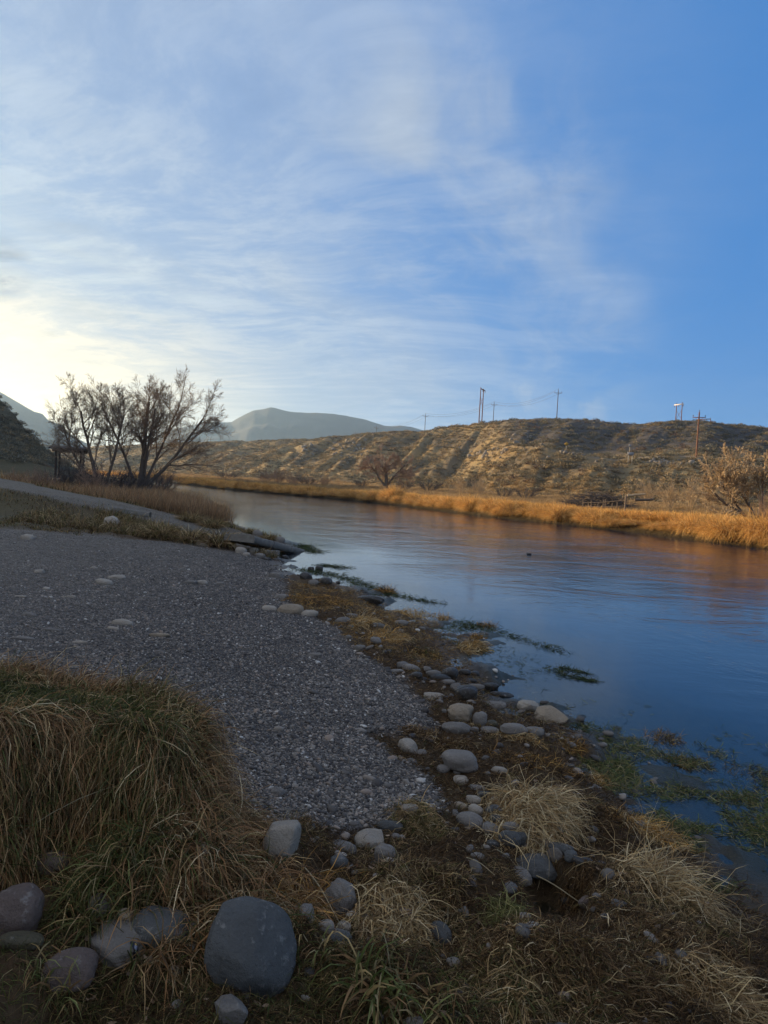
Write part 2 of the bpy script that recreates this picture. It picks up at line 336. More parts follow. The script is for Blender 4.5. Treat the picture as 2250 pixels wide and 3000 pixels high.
# ------------------------------------------------------------------ materials
def mat(name):
    m = bpy.data.materials.new(name); m.use_nodes = True; t = m.node_tree; t.nodes.clear()
    o = N(t, 'ShaderNodeOutputMaterial'); return m, G(t), o
def principled(gg, **kw):
    p = N(gg.nt, 'ShaderNodeBsdfPrincipled')
    for k, v in kw.items(): gg.setin(p, k.replace('_', ' '), v)
    return p
def bump(gg, h, strength, dist, nrm=None):
    b = N(gg.nt, 'ShaderNodeBump'); gg.setin(b, 'Height', h); gg.setin(b, 'Strength', strength); b.inputs['Distance'].default_value = dist
    if nrm is not None: gg.lk(nrm, b.inputs['Normal'])
    return b.outputs[0]
def objpos(gg): return N(gg.nt, 'ShaderNodeNewGeometry').outputs['Position']
def attr(gg, n, o=0): a = N(gg.nt, 'ShaderNodeAttribute'); a.attribute_name = n; return a.outputs[o]

def m_ground():
    m, q, o = mat('ground_soil'); P = objpos(q); c = attr(q, 'Col')
    n1 = q.noise(P, 5, 6, .65); n2 = q.noise(P, 55, 5, .7); n3 = q.noise(P, .6, 4, .6)
    f = q.m('ADD', .35, q.m('ADD', q.m('MULTIPLY', n1, .55), q.m('MULTIPLY', n2, .75)))
    gs = attr(q, 'grav', 2)
    vo = N(q.nt, 'ShaderNodeTexVoronoi'); q.lk(P, vo.inputs[0]); vo.inputs['Scale'].default_value = 58
    cell = N(q.nt, 'ShaderNodeSeparateColor'); q.lk(vo.outputs['Color'], cell.inputs[0])
    cv = q.m('ADD', .45, q.m('MULTIPLY', cell.outputs[0], 1.1))
    f2 = q.mix(gs, q.comb(f, f, f), q.comb(cv, cv, cv))
    colr = q.vm('MULTIPLY', c, f2)
    h = q.m('ADD', q.m('MULTIPLY', q.m('SUBTRACT', 1, vo.outputs['Distance']), gs), q.m('ADD', n2, q.m('MULTIPLY', n1, 1.5)))
    b = bump(q, h, .9, .02)
    p = principled(q, Base_Color=colr, Roughness=q.m('SUBTRACT', .95, q.m('MULTIPLY', attr(q, 'wet', 2), .55)), Normal=b)
    p.inputs['Specular IOR Level'].default_value = .25
    q.lk(p.outputs[0], o.inputs[0]); return m
def m_hill():
    m, q, o = mat('hill_earth'); P = objpos(q); c = attr(q, 'Col')
    n1 = q.noise(P, .35, 6, .7); n2 = q.noise(P, 1.6, 6, .7); n3 = q.noise(P, 5, 4, .7)
    f = q.m('ADD', .25, q.m('ADD', q.m('MULTIPLY', n1, .6), q.m('ADD', q.m('MULTIPLY', n2, .5), q.m('MULTIPLY', n3, .4))))
    colr = q.vm('MULTIPLY', c, q.comb(f, f, f))
    h = q.m('ADD', q.m('MULTIPLY', n2, 1.0), q.m('MULTIPLY', n3, .4))
    p = principled(q, Base_Color=colr, Roughness=.95, Normal=bump(q, h, 1.0, .55)); p.inputs['Specular IOR Level'].default_value = .1
    q.lk(p.outputs[0], o.inputs[0]); return m
def m_blade(name='grass_blade', tr=.3, rnd=.0):
    m, q, o = mat(name); c = attr(q, 'Col')
    oi = N(q.nt, 'ShaderNodeObjectInfo').outputs['Random']
    if rnd:
        k = q.m('ADD', 1 - rnd, q.m('MULTIPLY', oi, 2 * rnd)); c = q.vm('MULTIPLY', c, q.comb(k, k, k))
    p = principled(q, Base_Color=c, Roughness=.62); p.inputs['Specular IOR Level'].default_value = .2
    tb = N(q.nt, 'ShaderNodeBsdfTranslucent'); q.lk(c, tb.inputs[0])
    mx = N(q.nt, 'ShaderNodeMixShader'); mx.inputs[0].default_value = tr; q.lk(p.outputs[0], mx.inputs[1]); q.lk(tb.outputs[0], mx.inputs[2])
    q.lk(mx.outputs[0], o.inputs[0]); return m
def m_stone():
    m, q, o = mat('river_stone'); tcn = N(q.nt, 'ShaderNodeTexCoord').outputs['Object']
    oi = N(q.nt, 'ShaderNodeObjectInfo'); c = oi.outputs['Color']
    P = q.vm('ADD', tcn, q.comb(q.m('MULTIPLY', oi.outputs['Random'], 50), 0, 0))
    n1 = q.noise(P, 7, 6, .62); n2 = q.noise(P, 90, 4, .75); n3 = q.noise(P, 22, 6, .7); n4 = q.noise(P, 3, 3, .5)
    f = q.m('ADD', -.05, q.m('ADD', q.m('MULTIPLY', n1, .9), q.m('ADD', q.m('MULTIPLY', n2, .75), q.m('MULTIPLY', n4, .45))))
    cc = q.vm('MULTIPLY', c, q.comb(f, f, f))
    cc = q.mix(q.m('MULTIPLY', q.ss(n3, .56, .70), .45), cc, (.36, .34, .30, 1))          # pale crust
    cc = q.mix(q.m('MULTIPLY', q.ss(q.noise(P, 14, 5, .6), .58, .72), .4), cc, (.07, .065, .055, 1))
    wet = q.m('SUBTRACT', 1, oi.outputs['Alpha'])
    # silt and algae line: the lowest part of each stone, where it sits in the ground
    sp = N(q.nt, 'ShaderNodeSeparateXYZ'); q.lk(tcn, sp.inputs[0])
    p = principled(q, Base_Color=cc, Roughness=q.m('SUBTRACT', .88, q.m('MULTIPLY', wet, .62)), Normal=bump(q, q.m('ADD', q.m('MULTIPLY', n2, .5), q.m('ADD', n3, n1)), .9, .018))
    p.inputs['Specular IOR Level'].default_value = .35
    q.lk(p.outputs[0], o.inputs[0]); return m
def m_gravel():
    m, q, o = mat('gravel_stone'); r_ = N(q.nt, 'ShaderNodeObjectInfo').outputs['Random']; P = objpos(q)
    c = q.ramp(r_, [(0, (.036, .033, .032)), (.35, (.068, .061, .054)), (.62, (.115, .102, .087)), (.82, (.185, .163, .137)), (.95, (.18, .135, .10)), (.988, (.36, .34, .30))])
    big_ = q.noise(P, .8, 3, .5); mid_ = q.noise(P, 3.5, 3, .6); sx_ = N(q.nt, 'ShaderNodeSeparateXYZ'); q.lk(P, sx_.inputs[0]); dry = q.ss(sx_.outputs[0], -.8, -7)
    k = q.m('ADD', .72, q.m('ADD', q.m('MULTIPLY', big_, .75), q.m('MULTIPLY', mid_, .45))); c = q.vm('MULTIPLY', c, q.comb(k, k, k)); c = q.mix(q.m('MULTIPLY', dry, .55), c, (.22, .195, .16, 1))
    p = principled(q, Base_Color=c, Roughness=.8, Normal=bump(q, q.noise(P, 160, 3), .4, .003)); p.inputs['Specular IOR Level'].default_value = .3
    q.lk(p.outputs[0], o.inputs[0]); return m
def m_plain(name, c, rough=.85, ns=6.0, amt=.5, bs=.3, bd=.02, objc=False, stretch=None):
    m, q, o = mat(name)
    P = N(q.nt, 'ShaderNodeTexCoord').outputs['Object']
    if stretch: P = q.vm('MULTIPLY', P, stretch)
    n = q.noise(P, ns, 6, .65); k = q.m('ADD', 1 - amt * .5, q.m('MULTIPLY', n, amt))
    cc = q.vm('MULTIPLY', (*c,), q.comb(k, k, k))
    p = principled(q, Base_Color=cc, Roughness=rough, Normal=bump(q, n, bs, bd)); p.inputs['Specular IOR Level'].default_value = .3
    q.lk(p.outputs[0], o.inputs[0]); return m
def m_water():
    m, q, o = mat('river_water'); P = objpos(q)
    depth = attr(q, 'depth', 2)
    flow = q.vm('MULTIPLY', P, (1.0, .55, 1))
    w1 = q.noise(q.vm('ADD', flow, (0, 0, 3)), 8.5, 4, .6, .3); w2 = q.noise(q.vm('MULTIPLY', P, (.7, 1.3, 1)), 2.1, 3, .5, .3)
    w3 = q.noise(q.vm('MULTIPLY', P, (.35, .6, 1)), .8, 4, .6, 1.0)      # patches of ruffled and smooth water
    amp = q.m('ADD', .20, q.m('MULTIPLY', q.ss(w3, .35, .70), .32))
    calm = q.m('ADD', .10, q.m('MULTIPLY', q.ss(depth, .05, .9), .90))
    h = q.m('MULTIPLY', q.m('ADD', q.m('MULTIPLY', w1, .42), q.m('MULTIPLY', w2, .60)), q.m('MULTIPLY', amp, calm))
    b = bump(q, h, .85, .05)
    fr = N(q.nt, 'ShaderNodeFresnel'); fr.inputs[0].default_value = 1.333; q.lk(b, fr.inputs[1])
    gl = N(q.nt, 'ShaderNodeBsdfGlossy'); gl.inputs[0].default_value = (1, 1, 1, 1); gl.inputs[1].default_value = .05; q.lk(b, gl.inputs['Normal'])
    tr = N(q.nt, 'ShaderNodeBsdfTransparent'); tr.inputs[0].default_value = (.72, .80, .78, 1)
    df_ = N(q.nt, 'ShaderNodeBsdfDiffuse'); df_.inputs[0].default_value = (.006, .022, .050, 1)
    body = N(q.nt, 'ShaderNodeMixShader'); q.lk(q.ss(depth, .0, .30), body.inputs[0]); q.lk(tr.outputs[0], body.inputs[1]); q.lk(df_.outputs[0], body.inputs[2])
    mx = N(q.nt, 'ShaderNodeMixShader'); q.lk(fr.outputs[0], mx.inputs[0]); q.lk(body.outputs[0], mx.inputs[1]); q.lk(gl.outputs[0], mx.inputs[2])
    q.lk(mx.outputs[0], o.inputs[0]); return m
M_GROUND, M_HILL, M_STONE, M_GRAV, M_WATER = m_ground(), m_hill(), m_stone(), m_gravel(), m_water()
M_BLADE = m_blade(); M_BLADEI = m_blade('grass_tuft', .3, .25); M_SAGE = m_blade('sagebrush_leaf', .15, .3)

# ------------------------------------------------------------------ ground meshes
def build_ground():
    cx0, cy0 = 0.0, -1.5
    a1 = np.radians(np.concatenate([np.arange(-150, -38, 1.3), np.arange(-38, 38, .165), np.arange(38, 100, 1.3)]))
    r1 = np.concatenate([np.geomspace(.7, 8, 230), np.geomspace(8.09, 1100, 430), np.geomspace(1160, 4700, 22)])
    A_, R1 = np.meshgrid(a1, r1); x = cx0 + np.sin(A_) * R1; y = cy0 + np.cos(A_) * R1
    z, I = H(x, y, True)
    nr, na = x.shape; r = I['r']
    # surface colours; the upper right bluff face also carries painted shade
    def mixc(c, f, col): return c * (1 - f[..., None]) + np.array(col) * f[..., None]
    n1 = fbm(x, y, 1.1, 4, 101) * .5 + .5; n2 = fbm(x, y, .25, 4, 111) * .5 + .5; n3 = fbm(x, y, 9, 4, 121) * .5 + .5
    c = np.zeros(x.shape + (3,)) + np.array([.075, .046, .023])          # dark matted weed and silt
    c = mixc(c, sst(n2, .45, .7) * .7, [.085, .058, .030])
    c = mixc(c, sst(n1, .55, .8) * .5, [.10, .075, .035])
    inl = sst(I['d'], 3, 9) * (1 - I['grav'])
    c = mixc(c, inl, [.11, .095, .052])                                   # dry turf further up the bank
    gcol = np.array([.115, .105, .098]) * (.8 + .4 * n3[..., None])
    gcol = gcol * (1 - sst(-x, 1.5, 9)[..., None]) + np.array([.23, .205, .17]) * (.8 + .4 * n3[..., None]) * sst(-x, 1.5, 9)[..., None]
    c = c * (1 - I['grav'][..., None]) + gcol * I['grav'][..., None]
    c = mixc(c, I['ramp'] * (1 - sst(n2, .55, .8) * .4), [.165, .145, .115])
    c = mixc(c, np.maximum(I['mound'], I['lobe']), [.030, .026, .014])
    c = mixc(c, sst(I['d'], .05, -.4), [.030, .034, .026])               # bed
    c = mixc(c, I['hill'], [.13, .115, .07]); c = mixc(c, I['hill'] * sst(n3, .45, .6) * .6, [.08, .08, .05])
    # far side
    cf = np.zeros_like(c) + np.array([.28, .19, .085])
    up = sst(I['t'], .0, .15)
    hn = fbm(x, y, 16, 5, 131) * .5 + .5; hn2 = fbm(I['az'] * 260 - r * .17, r * .1, 9, 4, 135) * .5 + .5
    hc = np.zeros_like(c) + np.array([.30, .215, .105]); hc = mixc(hc, sst(hn, .48, .66), [.17, .135, .085]); hc = mixc(hc, sst(hn2, .52, .72) * .55, [.38, .29, .14])
    rock = sst(I['rib'], 1.6, 3.2) * sst(I['t'], .35, .8) * (1 - I['bw']); hc = mixc(hc, rock * .6, [.22, .20, .165])
    face_shade = I['bw'] * sst(I['tu'], .05, .3) * sst(I['az'], math.radians(7), math.radians(10)); hc = mixc(hc, face_shade * .85, [.070, .069, .070])  # shade of the upper right face painted into the earth colour
    hc = mixc(hc, I['road'], [.24, .21, .17])
    cf = cf * (1 - up[..., None]) + hc * up[..., None]
    cf = mixc(cf, sst(I['e'], .9, .1), [.07, .055, .03])
    c = np.where(I['far'][..., None], cf, c)
    idx = np.arange(nr * na).reshape(nr, na)
    F = np.stack([idx[:-1, :-1], idx[1:, :-1], idx[1:, 1:], idx[:-1, 1:]], -1)[:, :, ::-1]
    fc = I['far'][:-1, :-1]; rf = r[:-1, :-1]
    grav = np.maximum(I['grav'], I['ramp'] * .7) * (~I['far']); wetm = sst(I['d'], .5, 0.1) * (~I['far'])
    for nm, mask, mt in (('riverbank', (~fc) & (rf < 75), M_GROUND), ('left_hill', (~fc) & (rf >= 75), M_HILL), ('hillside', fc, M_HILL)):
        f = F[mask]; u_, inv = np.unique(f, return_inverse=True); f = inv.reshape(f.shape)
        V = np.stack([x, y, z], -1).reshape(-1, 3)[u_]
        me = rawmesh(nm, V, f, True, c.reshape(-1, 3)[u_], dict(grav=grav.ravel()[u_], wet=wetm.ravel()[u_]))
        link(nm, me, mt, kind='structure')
build_ground()

# ------------------------------------------------------------------ river
def build_water():
    a1 = np.radians(np.concatenate([np.arange(-75, -38, 3), np.arange(-38, 40, .45), np.arange(42, 90, 3)]))
    r1 = np.concatenate([np.geomspace(1, 12, 190), np.geomspace(12.3, 700, 110)])
    A_, R1 = np.meshgrid(a1, r1); x = np.sin(A_) * R1; y = np.cos(A_) * R1 - .8
    hz = H(x, y); dep = np.clip(-hz, 0, 3)
    nr, na = x.shape; idx = np.arange(nr * na).reshape(nr, na); F = np.stack([idx[:-1, :-1], idx[:-1, 1:], idx[1:, 1:], idx[1:, :-1]], -1)
    lowq = np.minimum.reduce([hz[:-1, :-1], hz[1:, :-1], hz[1:, 1:], hz[:-1, 1:]]) < .05
    # drop sheets that would lie wholly under land
    f = F[lowq]; u_, inv = np.unique(f, return_inverse=True)
    me = rawmesh('river', np.stack([x, y, np.zeros_like(x)], -1).reshape(-1, 3)[u_], inv.reshape(f.shape), True, None, dict(depth=dep.ravel()[u_]))
    link('river', me, M_WATER, kind='structure')
build_water()

# ------------------------------------------------------------------ far mountains
M_MTN = m_plain('mountain_rock', (.055, .06, .058), .95, .004, .9, .6, 12)
def mountain(name, prof, D0, depth):
    """ridge with a skyline through the given spots, foot at the plain, built as a broad solid ridge"""
    P = [atD(u, v, D0) for u, v in prof]; az = [math.atan2(p[0], p[1]) for p in P]; zz = [p[2] for p in P]
    A_ = np.linspace(az[0], az[-1], 260); B_ = np.linspace(-1, 1, 56); AA, BB = np.meshgrid(A_, B_)
    rr = D0 + BB * depth; x = np.sin(AA) * rr; y = np.cos(AA) * rr
    crest = np.interp(AA, az, zz); k = 1 - np.abs(BB) ** 1.15
    z = crest * k + (1 - k) * k * (fbm(AA * D0, rr, 260, 5, 201) * 260) + fbm(x, y, 60, 3, 207) * 3
    z = np.where(np.abs(BB) >= .999, -5, z)
    idx = np.arange(x.size).reshape(x.shape); F = np.stack([idx[:-1, :-1], idx[:-1, 1:], idx[1:, 1:], idx[1:, :-1]], -1).reshape(-1, 4)
    link(name, rawmesh(name, np.stack([x, y, z], -1).reshape(-1, 3), F, True), M_MTN, kind='structure')
mountain('mountain', [(200, 1390), (330, 1330), (440, 1285), (479, 1267), (520, 1254), (565, 1244), (610, 1236), (650, 1236), (679, 1235), (700, 1222), (717, 1213), (742, 1201), (770, 1198), (790, 1193), (809, 1196), (843, 1205), (900, 1208),
         (978, 1211), (1021, 1218), (1074, 1229), (1127, 1247), (1150, 1248), (1171, 1246), (1204, 1249), (1241, 1259), (1330, 1290), (1450, 1330), (1600, 1400)], 3000, 750)
mountain('mountain', [(-500, 1080), (-250, 1100), (-100, 1115), (0, 1147), (30, 1163), (60, 1180), (100, 1205), (125, 1212), (140, 1228), (165, 1240), (185, 1246), (200, 1272), (260, 1300), (330, 1400)], 2500, 700)

# ------------------------------------------------------------------ scattering with geometry nodes (only for what nobody would count)
def scatter(name, P, rot, scl, idx, protos, pmat, **props):
    me = bpy.data.meshes.new(name); me.vertices.add(len(P)); me.vertices.foreach_set('co', np.asarray(P, np.float32).ravel())
    for nm, ty, key, arr in (('rot', 'FLOAT_VECTOR', 'vector', rot), ('scl', 'FLOAT_VECTOR', 'vector', scl), ('pick', 'INT', 'value', idx)):
        a = me.attributes.new(nm, ty, 'POINT'); a.data.foreach_set(key, np.asarray(arr, np.float32 if ty != 'INT' else np.int32).ravel())
    o = bpy.data.objects.new(name, me); COL.objects.link(o)
    pc = bpy.data.collections.new(name + '_forms')
    for k, pm in enumerate(protos):
        if not pm.materials: pm.materials.append(pmat)
        po = bpy.data.objects.new(f'{name}_form_{k:02d}', pm); pc.objects.link(po)
    ng = bpy.data.node_groups.new(name, 'GeometryNodeTree')
    ng.interface.new_socket('Geometry', in_out='INPUT', socket_type='NodeSocketGeometry'); ng.interface.new_socket('Geometry', in_out='OUTPUT', socket_type='NodeSocketGeometry')
    gi = ng.nodes.new('NodeGroupInput'); go = ng.nodes.new('NodeGroupOutput'); ip = ng.nodes.new('GeometryNodeInstanceOnPoints')
    ci = ng.nodes.new('GeometryNodeCollectionInfo'); ci.inputs[0].default_value = pc; ci.inputs['Separate Children'].default_value = True; ci.inputs['Reset Children'].default_value = True
    def na(n, t):
        q = ng.nodes.new('GeometryNodeInputNamedAttribute'); q.data_type = t; q.inputs[0].default_value = n; return q.outputs[0]
    L = ng.links.new
    L(gi.outputs[0], ip.inputs['Points']); L(ci.outputs[0], ip.inputs['Instance']); ip.inputs['Pick Instance'].default_value = True
    L(na('pick', 'INT'), ip.inputs['Instance Index']); L(na('rot', 'FLOAT_VECTOR'), ip.inputs['Rotation']); L(na('scl', 'FLOAT_VECTOR'), ip.inputs['Scale'])
    L(ip.outputs[0], go.inputs[0])
    md = o.modifiers.new('scatter', 'NODES'); md.node_group = ng
    o['kind'] = 'stuff'
    for k, v in props.items(): o[k] = v
    return o

# ------------------------------------------------------------------ stone shapes
_ico = {}
def ico(sub):
    if sub not in _ico:
        bm = bmesh.new(); bmesh.ops.create_icosphere(bm, subdivisions=sub, radius=1); bm.verts.ensure_lookup_table()
        _ico[sub] = (np.array([v.co[:] for v in bm.verts]), np.array([[v.index for v in f.verts] for f in bm.faces])); bm.free()
    return _ico[sub]
def stone_mesh(sub, abc, seed, rough=.10, box=.25, facet=0, cuts=()):
    V, F = ico(sub); V = V.copy(); r_ = np.random.default_rng(seed)
    V = np.sign(V) * np.abs(V) ** (1 - box * r_.uniform(.6, 1.2)); V /= np.max(np.abs(V))
    U = V / np.linalg.norm(V, axis=1, keepdims=True)
    disp = np.zeros(len(V))
    for k in range(5):
        d = r_.normal(size=3); d /= np.linalg.norm(d); disp += np.sin(U @ d * r_.uniform(1.2, 2.6) + r_.uniform(0, 6)) * rough / 2
    for k in range(8):
        d = r_.normal(size=3); disp += np.sin(U @ d * r_.uniform(3, 7) + r_.uniform(0, 6)) * rough / 9
    V = V * (1 + disp)[:, None]; V = V - (V.max(0) + V.min(0)) / 2; V /= V.max(0)
    for k in range(facet):
        d = r_.normal(size=3); d /= np.linalg.norm(d); h = r_.uniform(.62, .85); ov = np.maximum(V @ d - h, 0); V -= ov[:, None] * d * .85
    for (cd, h) in cuts:
        d = np.array(cd, float); d /= np.linalg.norm(d); ov = np.maximum(V @ d - h, 0); V -= ov[:, None] * d * .62
    V = V - (V.max(0) + V.min(0)) / 2; V /= V.max(0)
    return V * np.array(abc), F

# ------------------------------------------------------------------ blades of grass
def blades(roots, dirs, L, Wd, droop, cols, nseg=4, clear=None, curl=.25, seed=1, kink=.13):
    r_ = np.random.default_rng(seed); n = len(roots); p = roots.copy(); d = dirs / np.linalg.norm(dirs, axis=1, keepdims=True)
    side = np.cross(d, r_.normal(size=(n, 3))); side /= np.linalg.norm(side, axis=1, keepdims=True) + 1e-9
    step = (L / nseg)[:, None]; pts = [p.copy()]
    cv = r_.normal(size=(n, 3)) * curl
    for k in range(nseg):
        p = p + d * step
        if clear is not None:
            hz = H(p[:, 0], p[:, 1]) + clear; p[:, 2] = np.maximum(p[:, 2], hz)
        pts.append(p.copy())
        d = d + np.array([0, 0, -1]) * (droop / nseg)[:, None] * (1 + k * .35) + cv / nseg + r_.normal(size=(n, 3)) * kink
        d /= np.linalg.norm(d, axis=1, keepdims=True)
    V = np.zeros((n, 2 * nseg + 1, 3)); w = Wd[:, None] / 2
    for k in range(nseg):
        tw = 1 - .75 * (k / nseg) ** 1.4
        V[:, 2 * k] = pts[k] - side * w * tw; V[:, 2 * k + 1] = pts[k] + side * w * tw
    V[:, 2 * nseg] = pts[nseg]
    base = (np.arange(n) * (2 * nseg + 1))[:, None]
    q = np.concatenate([base + np.array([2 * k, 2 * k + 1, 2 * k + 3, 2 * k + 2]) for k in range(nseg - 1)], 0)
    t = base + np.array([2 * nseg - 2, 2 * nseg - 1, 2 * nseg])
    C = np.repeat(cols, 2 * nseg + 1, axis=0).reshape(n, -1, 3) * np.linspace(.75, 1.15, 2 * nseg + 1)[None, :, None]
    return V.reshape(-1, 3), [q, t], C.reshape(-1, 3)
def pal(n, colors, weights=None, jit=.22, r_=rng):
    colors = np.array(colors); k = r_.choice(len(colors), n, p=None if weights is None else np.array(weights) / sum(weights))
    return colors[k] * (1 + r_.normal(size=(n, 1)) * jit).clip(.35, 1.8)
STRAW = [(.56, .41, .20), (.66, .52, .30), (.43, .28, .125), (.30, .20, .10)]
GREEN = [(.080, .095, .026), (.115, .118, .032), (.06, .068, .022), (.21, .165, .055)]
MIXG = [(.080, .090, .026), (.15, .13, .042), (.26, .19, .075), (.36, .25, .11), (.07, .058, .025)]
BROWN = [(.060, .036, .017), (.10, .057, .025), (.155, .09, .039), (.24, .145, .062)]
GOLD = [(.70, .42, .12), (.76, .50, .19), (.58, .31, .08), (.42, .22, .06)]
RED = [(.33, .175, .07), (.40, .22, .10), (.22, .115, .05), (.45, .29, .14)]
def patch_blades(name, pts, lo, hi, width, colors, weights=None, lean=(0, 0, 0), spread=.5, up=1.0, droop=.8, nseg=4, clear=None, curl=.3, seed=3, mat_=None, origin=None, lift=0, **props):
    r_ = np.random.default_rng(seed); n = len(pts); x, y = pts[:, 0], pts[:, 1]; z = H(x, y)
    if 'floor' in props: z = np.maximum(z, props.pop('floor'))
    roots = np.c_[x, y, z - .005 + lift]
    le = np.asarray(lean, float); le = le if le.ndim == 2 else np.tile(le, (n, 1))
    d = r_.normal(size=(n, 3)) * spread; d[:, 2] = np.abs(d[:, 2]) * .5 + up; d += le
    L = r_.uniform(lo, hi, n) * r_.uniform(.7, 1.15, n)
    V, F, C = blades(roots, d, L, r_.uniform(.7, 1.3, n) * width, np.full(n, droop) * r_.uniform(.5, 1.5, n), pal(n, colors, weights, r_=r_), nseg, clear, curl, seed)
    if origin is not None: V = V - np.array(origin)
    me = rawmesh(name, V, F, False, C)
    return link(name, me, mat_ or M_BLADE, loc=origin, **props)
def disk(n, x, y, rx, ry, rot=0, r_=rng, pw=.6):
    a = r_.uniform(0, 2 * np.pi, n); k = r_.uniform(0, 1, n) ** pw; px_, py_ = np.cos(a) * k * rx, np.sin(a) * k * ry
    return np.c_[x + px_ * math.cos(rot) - py_ * math.sin(rot), y + px_ * math.sin(rot) + py_ * math.cos(rot)]
def inbox(n, x0, x1, y0, y1, r_=rng): return np.c_[r_.uniform(x0, x1, n), r_.uniform(y0, y1, n)]
def rsample(n, rlo, rhi, alo, ahi, k=1.0, r_=rng):
    """thinner with distance: density falls about as 1/r^k times r"""
    r = np.exp(r_.uniform(math.log(rlo), math.log(rhi), n)) if k >= 2 else (r_.uniform(rlo ** (2 - k), rhi ** (2 - k), n)) ** (1 / (2 - k))
    a = np.radians(r_.uniform(alo, ahi, n)); return np.c_[np.sin(a) * r, np.cos(a) * r]
